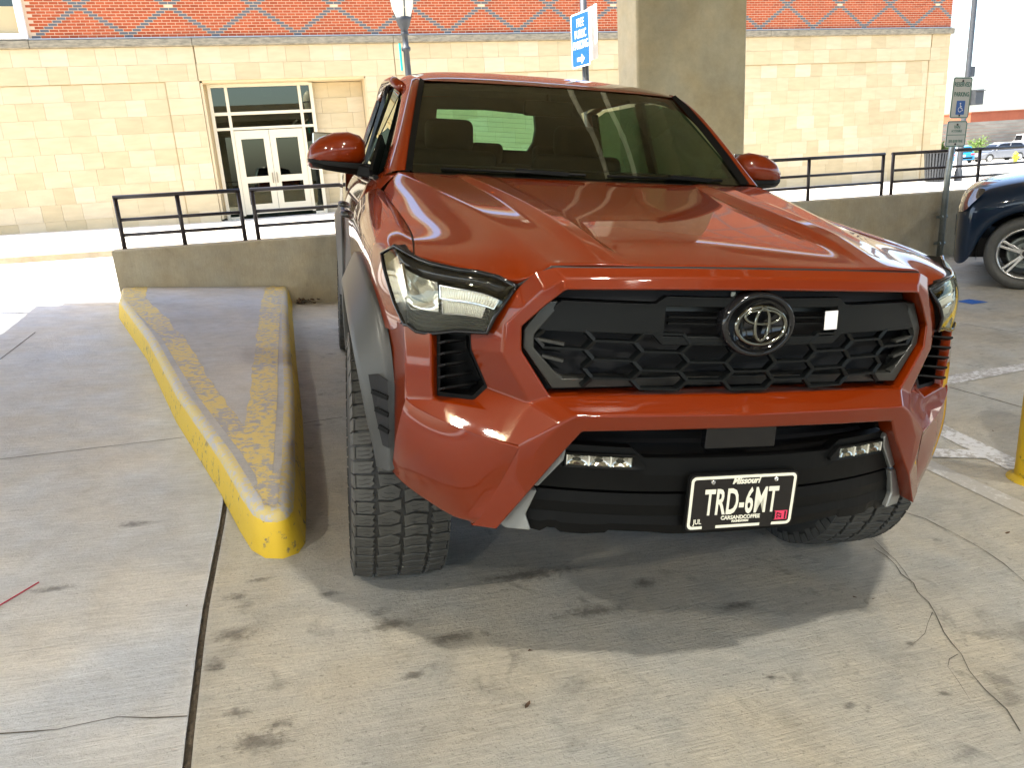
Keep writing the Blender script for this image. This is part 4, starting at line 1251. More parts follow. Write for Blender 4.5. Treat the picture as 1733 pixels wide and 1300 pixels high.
# oily stains (flat, on the slab)
def stain(cx_, cy_, rx, ry, m, n=22):
    v = [(cx_, cy_, gz(cx_, cy_) + .0022)]; f = []
    for i in range(n):
        a = 2 * math.pi * i / n; k_ = random.uniform(.7, 1.15)
        x = cx_ + rx * k_ * math.cos(a); y = cy_ + ry * k_ * math.sin(a); v.append((x, y, gz(x, y) + .0022))
    for i in range(n): f.append((0, 1 + i, 1 + (i + 1) % n))
    S(new_obj('stain', v, f, m))
STAINS = [((-1.266,0.615,0.133), 0.1, 0.06), ((-1.309,0.472,0.139), 0.05, 0.05), ((-1.253,0.831,0.145), 0.06, 0.04), ((-1.182,0.922,0.137), 0.07, 0.025), ((-1.254,0.252,0.126), 0.05, 0.03), ((-1.202,0.126,0.118), 0.12, 0.06), ((-1.158,0.179,0.118), 0.06, 0.03), ((-0.277,0.727,0.042), 0.3, 0.07), ((0.084,0.573,-0.000), 0.08, 0.05), ((-0.542,0.424,0.060), 0.03, 0.02), ((-0.527,0.076,0.049), 0.025, 0.02), ((0.188,0.002,-0.029), 0.025, 0.018), ((-0.810,0.542,0.094), 0.13, 0.05), ((-0.652,0.429,0.069), 0.12, 0.05), ((-0.964,0.772,0.109), 0.06, 0.03), ((0.320,0.354,-0.029), 0.12, 0.04), ((-0.174,0.450,0.022), 0.2, 0.05), ((0.462,2.306,0.011), 0.12, 0.03), ((-0.839,2.522,0.147), 0.05, 0.03), ((-0.603,4.149,0.162), 0.06, 0.05), ((0.625,-0.195,-0.077), 0.05, 0.02), ((0.721,0.028,-0.072), 0.03, 0.02), ((0.324,-0.163,-0.045), 0.05, 0.02), ((-0.791,0.284,0.075), 0.05, 0.03), ((-1.621,1.471,0.195), 0.12, 0.04), ((-1.816,1.026,0.206), 0.1, 0.03)]

sm = bpy.data.materials.new('oily_stain'); sm.use_nodes = True
nt = sm.node_tree; pb = nt.nodes['Principled BSDF']; pb.inputs['Base Color'].default_value = (.055, .045, .035, 1); pb.inputs['Roughness'].default_value = .55
tcn = nt.nodes.new('ShaderNodeTexCoord'); vl = nt.nodes.new('ShaderNodeVectorMath'); vl.operation = 'LENGTH'
nt.links.new(tcn.outputs['Object'], vl.inputs[0])
gp = nt.nodes.new('ShaderNodeNewGeometry'); nn_ = nt.nodes.new('ShaderNodeTexNoise'); nn_.inputs['Scale'].default_value = 34; nn_.inputs['Detail'].default_value = 9; nn_.inputs['Roughness'].default_value = .75
nt.links.new(gp.outputs['Position'], nn_.inputs['Vector'])
sb = nt.nodes.new('ShaderNodeMath'); sb.operation = 'MULTIPLY_ADD'; sb.inputs[1].default_value = -.42; nt.links.new(vl.outputs['Value'], sb.inputs[0]); nt.links.new(nn_.outputs['Fac'], sb.inputs[2])
mr_ = nt.nodes.new('ShaderNodeMapRange'); mr_.inputs['From Min'].default_value = .20; mr_.inputs['From Max'].default_value = .46; mr_.inputs['To Max'].default_value = .42
nt.links.new(sb.outputs[0], mr_.inputs['Value']); nt.links.new(mr_.outputs[0], pb.inputs['Alpha'])
for i, (p, rx, ry) in enumerate(STAINS):
    v = []; f = []; n = 8
    for a in range(n + 1):
        for c in range(n + 1):
            u = (a / n * 2 - 1) * 1.15; w_ = (c / n * 2 - 1) * 1.15
            v.append((u, w_, gz(p[0] + u * rx, p[1] + w_ * ry) - p[2] + .0021 + .0002 * (i % 4)))
    for a in range(n):
        for c in range(n):
            k = a * (n + 1) + c; f.append((k, k + n + 1, k + n + 2, k + 1))
    o = new_obj('floor_stain', v, f, sm); o.location = p; o.scale = (rx, ry, 1); S(o)

# ================================================================== THE PICKUP (built in its own frame: x across, y back, z up)
T = empty('pickup_truck', (0, 0, 0), [0.01472, 0.10351, -0.10285], label='burnt orange pickup truck with black honeycomb grille filling the centre', cat='pickup truck')

# ---- bonnet
hood = MB()
def H(*a): return [(-x, y, z) for x, y, z in a]
rows = [
 [(0,.066,1.157),(.30,.084,1.154),(.345,.090,1.153),(.40,.098,1.153),(.45,.106,1.151),(.508,.119,1.149),(.584,.168,1.090),(.660,.195,1.118),(.720,.240,1.122),(.808,.385,1.130)],
 [(0,.055,1.171),(.30,.074,1.168),(.345,.080,1.168),(.40,.088,1.1675),(.45,.097,1.166),(.508,.109,1.163),(.578,.157,1.105),(.655,.182,1.134),(.715,.228,1.139),(.808,.372,1.149)],
 [(0,.150,1.193),(.325,.158,1.186),(.350,.160,1.189),(.395,.168,1.190),(.440,.185,1.185),(.520,.225,1.178),(.590,.245,1.160),(.665,.27,1.164),(.725,.31,1.162),(.805,.42,1.162)],
 [(0,.33,1.226),(.348,.345,1.214),(.365,.35,1.236),(.415,.35,1.239),(.450,.37,1.222),(.540,.38,1.210),(.60,.40,1.198),(.675,.42,1.190),(.735,.45,1.184),(.795,.50,1.180)],
 [(0,.72,1.272),(.360,.70,1.259),(.380,.70,1.284),(.450,.70,1.288),(.478,.70,1.268),(.600,.68,1.256),(.655,.69,1.238),(.710,.70,1.224),(.755,.72,1.213),(.793,.74,1.205)],
 [(0,.98,1.305),(.385,.99,1.293),(.405,1.00,1.317),(.490,1.01,1.321),(.515,1.02,1.305),(.680,1.06,1.307),(.720,1.06,1.288),(.755,1.06,1.270),(.785,1.06,1.256),(.812,1.06,1.245)],
 [(0,1.15,1.330),(.390,1.20,1.326),(.430,1.20,1.344),(.525,1.23,1.347),(.550,1.24,1.334),(.748,1.34,1.340),(.775,1.33,1.318),(.795,1.33,1.297),(.812,1.32,1.280),(.822,1.31,1.268)],
 [(0,1.275,1.346),(.400,1.328,1.345),(.445,1.341,1.351),(.535,1.371,1.351),(.560,1.380,1.347),(.765,1.445,1.350),(.785,1.42,1.330),(.803,1.40,1.308),(.818,1.38,1.288),(.826,1.36,1.272)],
 [(0,1.285,1.320),(.400,1.338,1.320),(.445,1.351,1.320),(.535,1.381,1.320),(.560,1.390,1.320),(.765,1.452,1.320),(.785,1.43,1.310),(.803,1.41,1.29),(.818,1.39,1.275),(.826,1.37,1.262)],
]
full = [H(*r[::-1]) + [(x, y, z) for x, y, z in r[1:]] for r in rows]
hood.grid(full)
ho = hood.build('bonnet', M['paint'], T, smooth=True, recalc=True)
def crease_lines(o, ncols, cols, rws, val, nrows):
    me = o.data
    a = me.attributes.get('crease_edge') or me.attributes.new('crease_edge', 'FLOAT', 'EDGE')
    for e in me.edges:
        p, q = e.vertices
        ip, jp = divmod(p, ncols); iq, jq = divmod(q, ncols)
        if jp == jq and jp in cols: a.data[e.index].value = max(a.data[e.index].value, cols[jp] if isinstance(cols, dict) else val)
        if ip == iq and ip in rws: a.data[e.index].value = max(a.data[e.index].value, rws[ip])
NC = 19; c_ = {}
for k, v_ in ((1, .75), (2, .85), (3, .85), (4, .75), (5, .88)):
    c_[9 - k] = v_; c_[9 + k] = v_
crease_lines(ho, NC, c_, {1: .9, 7: .8}, 0, len(rows))
md = ho.modifiers.new('sub', 'SUBSURF'); md.levels = 3; md.render_levels = 3

# ---- wings (front fenders): rows follow front to back, columns from the bonnet seam outwards and down
for s in (1, -1):
    fr_ = [
     [(.812,.375,1.146),(.838,.40,1.152),(.858,.433,1.156),(.876,.47,1.148),(-0.887,0.500,1.137),(-0.882,0.460,1.098),(-0.865,0.420,1.042),(-0.852,0.370,1.003),(-0.839,0.330,0.973)],
     [(.806,.44,1.164),(.836,.47,1.168),(.864,.50,1.168),(.884,.54,1.156),(.896,.56,1.132),(.898,.54,1.085),(.895,.50,1.03),(.888,.45,.975),(.878,.42,.93)],
     [(.799,.55,1.183),(.832,.57,1.190),(.868,.60,1.184),(.896,.62,1.164),(.910,.63,1.135),(.914,.62,1.095),(.915,.60,1.05),(.915,.57,1.0),(.912,.55,.97)],
     [(.797,.76,1.208),(.830,.78,1.216),(.870,.80,1.206),(.902,.82,1.180),(.920,.84,1.15),(.926,.84,1.11),(.93,.84,1.07),(.932,.84,1.03),(.930,.84,1.0)],
     [(.816,1.06,1.247),(.842,1.08,1.252),(.878,1.09,1.236),(.908,1.10,1.205),(.926,1.12,1.17),(.932,1.14,1.13),(.934,1.17,1.08),(.935,1.22,1.02),(.934,1.27,.96)],
     [(.826,1.31,1.271),(.850,1.32,1.272),(.884,1.34,1.254),(.912,1.36,1.22),(.930,1.38,1.18),(.936,1.40,1.13),(.938,1.42,1.05),(.938,1.43,.90),(.936,1.44,.62)],
     [(.832,1.42,1.285),(.852,1.46,1.285),(.886,1.50,1.262),(.914,1.55,1.225),(.931,1.58,1.18),(.937,1.60,1.13),(.939,1.61,1.05),(.939,1.62,.90),(.937,1.62,.55)],
    ]
    fr_ = [[(abs(x) * -s, y, z) for x, y, z in r] for r in fr_]
    b = MB(); b.grid(fr_)
    o = b.build('wing', M['paint'], T, smooth=True)
    crease_lines(o, 9, {2: .25, 4: .2}, {}, 0, 7)
    md = o.modifiers.new('sub', 'SUBSURF'); md.levels = 3; md.render_levels = 3
    # dark shut line between bonnet and wing
    b = MB(); pts = [(.810,.372,1.142),(.803,.46,1.160),(.797,.52,1.173),(.795,.75,1.199),(.814,1.06,1.239),(.825,1.31,1.262),(.829,1.39,1.276)]
    b.tube([(x * -s, y, z) for x, y, z in pts], .0045, 6); b.build('panel_seam', M['seam'], T)

# ---- bumper cover facets (image-left side coordinates, mirrored)
V = {}
def P(k, p): V[k] = p; return p
P('o0', (0,.052,1.165)); P('o0m', (-.25,.065,1.163)); P('r0m', (-.25,.035,1.144)); P('i0m', (-.25,.026,1.1155)); P('i5m', (-.25,.045,.851)); P('s0m', (-.25,-.009,.816)); P('p0m', (-.25,-.001,.773)); P('o1', (-.508,.103,1.156)); P('o1b', (-0.549,0.118,1.141)); P('o2', (-0.579,0.148,1.102))
P('r0', (0,.020,1.150)); P('r1', (-0.487,0.078,1.134)); P('r1b', (-0.533,0.090,1.106)); P('r2', (-0.571,0.115,1.060)); P('r3', (-0.610,0.140,1.013)); P('r4', (-.618,.136,.941)); P('r5', (-.549,.106,.82))
P('i0', (0,.012,1.1185)); P('i1', (-.484,.066,1.108)); P('i1b', (-0.528,0.092,1.063)); P('i2', (-.574,.118,1.010)); P('i3', (-.573,.113,.951)); P('i4', (-.501,.089,.840)); P('i5', (0,.030,.853))
P('o3', (-0.644,0.165,1.001)); P('o2b', (-0.614,0.150,1.055))
P('vt', (-0.684,0.215,0.982)); P('vm', (-0.680,0.212,0.933)); P('vr', (-.638,.197,.837)); P('vb', (-0.669,0.215,0.798)); P('vbl', (-0.760,0.255,0.800)); P('vtl', (-0.762,0.265,0.975))
P('cr', (-0.653,0.165,0.790)); P('tip', (-.580,.066,.720))
P('s0', (0,-.020,.8155)); P('s1', (-.456,.016,.812)); P('s1b', (-0.487,0.026,0.793))
P('p0', (0,-.012,.775)); P('p1', (-.435,.022,.768)); P('p2', (-0.472,0.040,0.713)); P('p3', (-0.559,0.062,0.588)); P('p4', (-0.621,0.095,0.488))
P('f1', (-0.545,0.048,0.713)); P('f2', (-0.586,0.080,0.636)); P('rb', (-.658,.128,.508)); P('bt', (-0.676,0.155,0.473))
P('k1', (-0.837,0.285,0.788)); P('k2', (-0.827,0.268,0.777)); P('k3', (-0.787,0.228,0.762)); P('k4', (-0.683,0.140,0.734))
P('fold', (-0.616,0.105,0.609))
P('c1', (-0.840,0.315,0.974)); P('c2', (-0.839,0.300,0.910)); P('c3', (-0.839,0.290,0.840))
P('g1', (-0.779,0.245,0.966)); P('g2', (-0.778,0.240,0.899)); P('g3', (-0.777,0.240,0.844)); P('g4', (-0.774,0.236,0.799))
P('e1', (-0.879,0.460,0.972)); P('e2', (-0.869,0.440,0.884)); P('e3', (-0.867,0.420,0.788)); P('e4', (-0.867,0.400,0.708)); P('e5', (-0.866,0.370,0.554))
P('l2', (-0.842,0.325,0.534)); P('l3', (-0.753,0.235,0.497)); P('l4', (-0.708,0.185,0.483))
Q = MB()
idx = {}
def vid(k):
    if k not in idx: idx[k] = len(Q.v); Q.v.append(V[k])
    return idx[k]
def F(*ks): Q.f.append(tuple(vid(k) for k in ks)); Q.fm.append(0)
# ring around the grille
F('o0','o0m','r0m','r0'); F('o0m','o1','r1','r0m'); F('o1','o1b','r1b','r1'); F('o1b','o2','r2','r1b'); F('o2','o2b','r2'); F('o2b','o3','r3','r2')
F('r0','r0m','i0m','i0'); F('r0m','r1','i1','i0m'); F('r1','r1b','i1b','i1'); F('r1b','r2','r3','i2','i1b'); F('r3','r4','i3','i2'); F('r4','r5','i4','i3')
# recess wall of the ring towards the inside
for a, b_ in (('i0','i0m'),('i0m','i1'),('i1','i1b'),('i1b','i2'),('i2','i3'),('i3','i4'),('i4','i5m'),('i5m','i5')):
    for k in (a, b_):
        V[k + 'd'] = (V[k][0] * 1.0, V[k][1] + .07, V[k][2])
    F(a, b_, b_ + 'd', a + 'd')
# side facets between ring and vent
F('o3','vt','vm','r4','r3'); F('vm','vr','r5','r4')
F('vr','vb','cr','r5'); F('r5','cr','tip','s1b'); F('r5','s1b','s1','i4')
F('i4','s1','s0m','i5m'); F('i5m','s0m','s0','i5'); F('s0','s0m','p0m','p0'); F('s0m','s1','p1','p0m'); F('s1','s1b','f1','p2','p1'); F('s1b','tip','f2','f1'); F('f1','f2','p3','p2'); F('f2','rb','bt','p4','p3'); F('tip','fold','rb','f2')
F('vbl','g4','cr','vb'); F('g4','k3','k4','cr'); F('k4','tip','cr'); F('g4','k1','k2','k3')
# front-left vertical panel and corner
F('c1','c2','g2','g1'); F('c2','c3','g3','g2'); F('c3','k1','g4','g3')
F('g1','g2','g3','g4','vbl','vtl')
F('e1','e2','c2','c1'); F('e2','e3','c3','c2'); F('e3','e4','k1','c3')
for k in ('p0','p0m','p1','p2','p3','p4'):
    V[k + 'd'] = (V[k][0] * (1 if k == 'p0' else .995), V[k][1] + .06, V[k][2])
for a, b_ in (('p0','p0m'),('p0m','p1'),('p1','p2'),('p2','p3'),('p3','p4')): F(a, b_, b_ + 'd', a + 'd')
Q.mirror()
o = Q.build('bumper_cover', M['paint'], T, merge=.0008, bevel=.006, segs=3, angle=12)
# lower corner panels: smooth bulging quads
for s in (1, -1):
    top = ['k1','k2','k3','k4','tip']
    L0 = [V[k] for k in top]
    bot = [V['e5'], V['l2'], V['l3'], V['l4'], V['rb']]
    rows_ = []
    for i in range(7):
        t = i / 6
        r = []
        for j in range(5):
            p = lerp(L0[j], bot[j], t)
            if j == 4: p = lerp(V['tip'], V['fold'], t * 2) if t < .5 else lerp(V['fold'], V['rb'], t * 2 - 1)
            bulge = -.022 * math.sin(math.pi * t) * (1 if j < 4 else 0)
            bx = -.010 * math.sin(math.pi * t) if j < 3 else 0
            r.append((p[0] + bx, p[1] + bulge, p[2]))
        if i == 0: rows_.append([(x * s, y + .016, z + .004) for x, y, z in r])
        rows_.append([(x * s, y, z) for x, y, z in r])
    # roll under at the bottom
    bb_ = [V['e5'], V['l2'], V['l3'], V['bt'], V['bt']]
    m4 = lerp(V['rb'], V['bt'], .5)
    rows_.append([((p[0] * 1.0) * s, p[1] + .004, p[2] - .014) for p in bot[:4]] + [(m4[0] * s, m4[1], m4[2])])
    rows_.append([(p[0] * .985 * s, p[1] + .05, p[2] - .026) for p in bot[:3]] + [(V['l4'][0] * .97 * s, V['l4'][1] + .02, V['bt'][2] + .003), (V['bt'][0] * s, V['bt'][1] + .004, V['bt'][2] - .001)])
    b = MB(); b.grid(rows_)
    o = b.build('bumper_corner', M['paint'], T, smooth=True)
    crease_lines(o, 5, {0: .8, 4: .8}, {0: 1.0, 1: 1.0, 7: .3}, 0, 10)
    md = o.modifiers.new('sub', 'SUBSURF'); md.levels = 3; md.render_levels = 3
    # side return of the bumper corner, up to the flare
    b = MB(); b.add([(p[0] * s, p[1], p[2]) for p in (V['e4'], V['k1'], V['e5'], (V['e4'][0] * .97, .50, V['e4'][2]), (V['e5'][0] * .97, .50, V['e5'][2]))], [(0, 1, 2), (0, 2, 4, 3)])
    b.build('bumper_return', M['paint'], T, smooth=False)
    b = MB(); b.add([(p[0] * s, p[1], p[2]) for p in (V['bt'], V['p4'], (V['p4'][0], V['p4'][1] + .12, V['p4'][2]), (V['bt'][0], V['bt'][1] + .12, V['bt'][2]), V['rb'], V['p4'])], [(0, 1, 2, 3)])
    b.build('bumper_underside', M['paint'], T)
# seam between bonnet and bumper cover
b = MB(); b.tube([(-.585,.163,1.098),(-.508,.115,1.155),(-.3,.080,1.160),(-.15,.066,1.162),(0,.062,1.163),(.15,.066,1.162),(.3,.080,1.160),(.508,.115,1.155),(.585,.163,1.098)], .006, 8); b.build('panel_seam', M['seam'], T)
# inner dark structure so that nothing shows through
b = MB(); b.box((0, .36, .84), (1.10, .26, .50)); b.box((0, .60, .84), (1.20, .5, .40)); b.box((0, 1.0, .95), (1.16, 1.0, .5)); b.build('engine_bay', M['void'], T)
b = MB(); b.box((0, 2.9, .52), (1.1, 4.6, .22)); b.box((0, .87, .38), (1.3, .10, .10)); b.box((0, 4.22, .40), (1.3, .14, .14)); b.build('chassis', M['void'], T)

# ---- side vents beside the grille
for s in (1, -1):
    v = MB()
    A = [V['vtl'], V['vt'], V['vm'], V['vr'], V['vb'], V['vbl']]
    A = [(x * s, y - .001, z) for x, y, z in A]
    cen = [sum(p[i] for p in A) / 6 for i in range(3)]
    I = [lerp(p, cen, .13) for p in A]
    v.ring(A, I, (0, .015, 0))
    I2 = [(x, y + .06, z) for x, y, z in I]
    v.add(I + I2, [(i, (i + 1) % 6, 6 + (i + 1) % 6, 6 + i) for i in range(6)] + [tuple(range(6, 12))])
    vo = v.build('vent', M['black'], T, recalc=False)
    for k in range(5):
        z = .962 - .030 * k - .012
        xr = .700 - (.0 if z > .90 else (.90 - z) * .55); xl = .755
        sl_ = MB(); sl_.box((-(xr + xl) / 2 * s, .232 + k * .001, z), ((xl - xr) * 1.0 + .008, .035, .007), (R(-20), 0, s * R(24)))
        sl_.build('slat', M['black'], vo, bevel=.002)

# ---- headlights
for s in (1, -1):
    def m_(p): return (p[0] * s, p[1], p[2])
    top = [(-0.857,0.433,1.173), (-0.810,0.365,1.149), (-0.775,0.290,1.142), (-0.718,0.222,1.136), (-0.660,0.172,1.134), (-0.620,0.155,1.123), (-0.585,0.150,1.105)]
    low = [(-0.881,0.470,1.097), (-0.866,0.420,1.040), (-0.852,0.370,1.000), (-0.837,0.318,0.974), (-0.818,0.290,0.965), (-0.736,0.225,0.978), (-0.652,0.160,0.987)]
    # lens: ladder between outer-left edge/lower edge and top edge; build as a grid of 5 rows
    left = [(-0.857,0.433,1.173), (-0.886,0.500,1.137), (-0.881,0.470,1.097)]
    right = [(-0.585,0.150,1.105), (-0.615,0.148,1.067), (-0.640,0.152,1.027), (-0.651,0.160,0.987)]
    c_top = top
    # corner column: the lens folds round x~-.83
    fold = [(-0.856,0.425,1.168), (-0.849,0.365,1.138), (-0.840,0.325,1.082), (-0.835,0.305,1.032), (-0.832,0.300,0.980)]
    outer = [(-0.886,0.500,1.140), (-0.881,0.470,1.097), (-0.872,0.440,1.065), (-0.860,0.395,1.021), (-0.839,0.325,0.974)]
    def resample(L, n):
        d = [0]
        for a, b_ in zip(L, L[1:]): d.append(d[-1] + math.dist(a, b_))
        r = []
        for i in range(n):
            t = d[-1] * i / (n - 1)
            for j in range(len(L) - 1):
                if t <= d[j + 1] + 1e-9:
                    u = (t - d[j]) / (d[j + 1] - d[j]); r.append(lerp(L[j], L[j + 1], u)); break
        return r
    NR_ = 7
    TT = resample(top, 9); BBm = resample([(-0.832,0.300,0.980), (-0.816,0.285,0.966), (-0.780,0.255,0.965), (-0.715,0.212,0.981), (-0.651,0.160,0.987)], 9)
    rowsL = []
    fo = resample(fold, NR_); ou = resample(outer, NR_); ri = resample(right, NR_)
    for i in range(NR_):
        t = i / (NR_ - 1); r = [ou[i]]
        a = fo[i]; c = ri[i]
        for j in range(9):
            u = j / 8
            p = lerp(TT[j], BBm[j], t)
            # pull towards true edges at both ends
            e0 = tuple(a[k] - lerp(TT[0], BBm[0], t)[k] for k in range(3)); e1 = tuple(c[k] - lerp(TT[8], BBm[8], t)[k] for k in range(3))
            p = tuple(p[k] + e0[k] * (1 - u) + e1[k] * u for k in range(3))
            p = (p[0], p[1] - .012 * math.sin(math.pi * t), p[2])
            r.append(p)
        rowsL.append([m_(p) for p in r])
    hl = empty('headlight', (0, 0, 0)); hl.parent = T
    cmid = Vector(m_((-.72, .35, 1.05)))
    def shrink(rows, d): return [[(p[0] * (1 - d * .10), p[1] + d, p[2]) for p in r] for r in rows]
    hb = MB(); back = [[(p[0] * .93, p[1] + .085, p[2] + (.0 if 0 < i < NR_ - 1 else 0)) for p in r] for i, r in enumerate(rowsL)]
    hb.grid(back, 0)
    # walls
    rim_f = rowsL[0] + [r[-1] for r in rowsL[1:]] + rowsL[-1][::-1][1:] + [r[0] for r in rowsL[::-1][1:-1]]
    rim_b = back[0] + [r[-1] for r in back[1:]] + back[-1][::-1][1:] + [r[0] for r in back[::-1][1:-1]]
    n = len(rim_f)
    hb.add(rim_f + rim_b, [(i, (i + 1) % n, n + (i + 1) % n, n + i) for i in range(n)])
    hb.build('housing', M['black'], hl, smooth=False)
    # black trim along the rim
    tr_ = MB(); tr_.tube([(p[0], p[1] - .001, p[2]) for p in rim_f + rim_f[:1]], .0055, 6); tr_.build('trim', M['gloss_black'], hl, smooth=True)
    def on(i, u, d, zo=0):      # point on lens row i at fraction u, pushed back by d
        r = rowsL[1:][0] if False else None
        t = i / (NR_ - 1); i0 = min(int(i), NR_ - 2); f = i - i0
        jj = 1 + u * 8; j0 = min(int(jj), 8); g_ = jj - j0
        p = lerp(lerp(rowsL[i0][j0], rowsL[i0][min(j0 + 1, 9)], g_), lerp(rowsL[i0 + 1][j0], rowsL[i0 + 1][min(j0 + 1, 9)], g_), f)
        return (p[0], p[1] + d, p[2] + zo)
    # upper glossy brow
    bro = MB(); bro.grid([[on(.25, u, .020) for u in frange(0, 1, 12)], [on(1.0, u, .018) for u in frange(0, 1, 12)], [on(2.05, u, .038) for u in frange(0, 1, 12)]])
    bro.build('brow', M['gloss_black'], hl, smooth=True, solid=.003)
    # lower stepped bezel
    bz = MB(); rr = []
    for k, i in enumerate(frange(3.9, 5.9, 8)):
        rr.append([on(i, u, .050 - .005 * k, 0) for u in frange(.0, .98, 14)]); rr.append([on(i + .02, u, .044 - .005 * k, -.001) for u in frange(.0, .98, 14)])
    bz.grid(rr); bz.build('bezel', M['gun'], hl, smooth=False)
    # outer reflector bowl
    rf = MB(); rf.grid([[on(i, u, .030 + .05 * (1 - ((u - .22) / .22) ** 2) * (1 - ((i - 3.1) / 1.1) ** 2) if abs(u - .22) <= .22 and abs(i - 3.1) <= 1.1 else .030) for u in frange(.02, .44, 12)] for i in frange(2.05, 4.5, 10)])
    rf.build('reflector', M['reflector'], hl, smooth=True)
    # ribbed clear light guides
    for (i0, i1, u0, u1) in ((2.2, 3.3, .46, .97), (3.4, 4.55, .48, .90)):
        g_ = MB(); N_ = 44; rr = []
        for i in frange(i0, i1, 4):
            rr.append([on(i, u0 + (u1 - u0) * k / N_, .024 + (.0035 if k % 2 else 0)) for k in range(N_ + 1)])
        g_.grid(rr); g_.build('light_guide', M['ribbed'], hl, smooth=False)
        g_ = MB(); g_.tube([on(i0, u, .018) for u in frange(u0, u1, 8)] + [on(i1, u1, .018)] + [on(i1, u, .018) for u in frange(u1, u0, 8)] + [on(i0, u0, .018)], .0022, 5); g_.build('guide_rim', M['chrome'], hl)
    vb_ = MB(); vb_.bar(on(2.1, .01, .02), on(4.2, .02, .02), .006, .03); vb_.build('divider', M['chrome'], hl)
    # corner reflector behind the fold
    cr_ = MB(); cr_.grid([[lerp(rowsL[i][0], rowsL[i][1], u) for u in (.08, .5, .92)] for i in range(1, 6)]); cr_.v = [(x * .992, y + .02, z) for x, y, z in cr_.v]
    cr_.build('corner_reflector', M['reflector'], hl, smooth=True)
    ln = MB(); ln.grid(rowsL); lo_ = ln.build('lens', M['lens'], hl, smooth=True); md = lo_.modifiers.new('sub', 'SUBSURF'); md.levels = 2; md.render_levels = 2
    a_ = lo_.data.attributes.new('crease_edge', 'FLOAT', 'EDGE')
    for e in lo_.data.edges:
        p, q = e.vertices
        if lo_.data.edges and (p % 10 == q % 10 == 1): a_.data[e.index].value = .35
        if (p // 10 == q // 10 and p // 10 in (0, 6)) or (p % 10 == q % 10 and p % 10 in (0, 9)): a_.data[e.index].value = 1
    if s == -1: pass

# ---- grille
gr = MB()
# hexagonal frame bar
def hexf(d, yo):
    xs_ = [(.520 - d * .9, 1.074 - d), (.566 - d, 1.000 - d * .4), (.566 - d, .956), (.493 - d * .8, .856 + d)]
    L = [(-x, yo + .10 * (x / .56) ** 2, z) for x, z in xs_]
    return L + [(x, y, z) for x, y, z in [(-q[0], q[1], q[2]) for q in L[::-1]]]
O_ = hexf(0, .030); I_ = hexf(.026, .030)
gr.ring(O_, I_, (0, .05, 0))
go = gr.build('grille_frame', M['gun'], T, bevel=.004)
b = MB(); b.add([(x * 1.03, y + .055, z + (.045 if z > 1.05 else -.02 if z < .9 else 0)) for x, y, z in O_], [tuple(range(8))]); b.build('grille_backing', M['void'], T)
def gy(x, o=0): return .035 + .10 * (abs(x) / .56) ** 2 + o
# upper band (plaque) with two slots
def band(pts, d, name, m, bev=.003):
    b = MB(); b.prism([(x, gy(x, d), z) for x, z in pts], (0, .03, 0)); return b.build(name, m, T, bevel=bev)
def strips(x0, x1, z0f, z1f, n, d, name, m, th=.02):
    b = MB(); xs = frange(x0, x1, n)
    b.grid([[(x, gy(x, d) + th, z1f(x)) for x in xs], [(x, gy(x, d), z1f(x)) for x in xs], [(x, gy(x, d), z0f(x)) for x in xs], [(x, gy(x, d) + th, z0f(x)) for x in xs]])
    return b.build(name, m, T, bevel=.002)
ztop = lambda x: 1.078 if abs(x) > .262 else (1.098 if abs(x) < .236 else 1.098 - (abs(x) - .236) / .026 * .020)
zbot = lambda x: (1.003 + .0 if abs(x) > .262 else (.978 if abs(x) < .236 else .978 + (abs(x) - .236) / .026 * .025))
for s in (1, -1):
    strips(s * -.530, s * -.236, lambda x: zbot(x), lambda x: ztop(x) - max(0, abs(x) - .487) * 1.62, 24, -.004, 'grille_band', M['grille'])
    strips(s * -.2365, 0, lambda x: 1.074, lambda x: 1.098, 8, -.004, 'grille_band', M['grille'])
    strips(s * -.2365, 0, lambda x: .978, lambda x: 1.000, 8, -.004, 'grille_band', M['grille'])
    for z in (1.046, 1.030):
        b = MB(); b.bar((s * -.222, gy(.222, .012), z), (s * -.10, gy(.1, .012), z), .012, .005); b.build('grille_slat', M['black'], T)
# honeycomb: prisms along cell edges, clipped to the frame
PX, PZ = .1175, .0468
hexr = [(.048, PZ / 2), (.070, 0), (.048, -PZ / 2), (-.048, -PZ / 2), (-.070, 0), (-.048, PZ / 2)]
edges = set()
hx = []
for i in range(-4, 5):
    for j in range(-1, 4):
        cx_ = i * PX; cz_ = .982 - j * PZ - (PZ / 2 if i % 2 else 0)
        if cz_ + PZ / 2 > .988 and abs(cx_) > .2: 
            if cz_ > .985: continue
        if cz_ - PZ / 2 < .858 or cz_ > .985: continue
        lim = .545 - max(0, .956 - cz_) * .72
        if abs(cx_) > lim - .02: continue
        for a in range(6):
            p = hexr[a]; q = hexr[(a + 1) % 6]
            e = tuple(sorted([(round(cx_ + p[0], 3), round(cz_ + p[1], 3)), (round(cx_ + q[0], 3), round(cz_ + q[1], 3))]))
            edges.add(e)
hxm = MB()
for (p, q) in sorted(edges):
    if abs(p[0]) > .545 - max(0, .956 - p[1]) * .72 or abs(q[0]) > .545 - max(0, .956 - q[1]) * .72: continue
    slant = abs(p[1] - q[1]) > .005
    w_ = .0085 if slant else .0055
    a = Vector((p[0], gy(p[0], .006), p[1])); c = Vector((q[0], gy(q[0], .006), q[1]))
    hxm.bar(a, c, .022, w_, up=(0, 0, 1) if not slant else (1, 0, 0))
    hxm.bar(a + Vector((0, -.010, 0)), c + Vector((0, -.010, 0)), .004, w_ * .6, up=(0, 0, 1) if not slant else (1, 0, 0))
hxm.build('honeycomb', M['grille'], T, recalc=True)
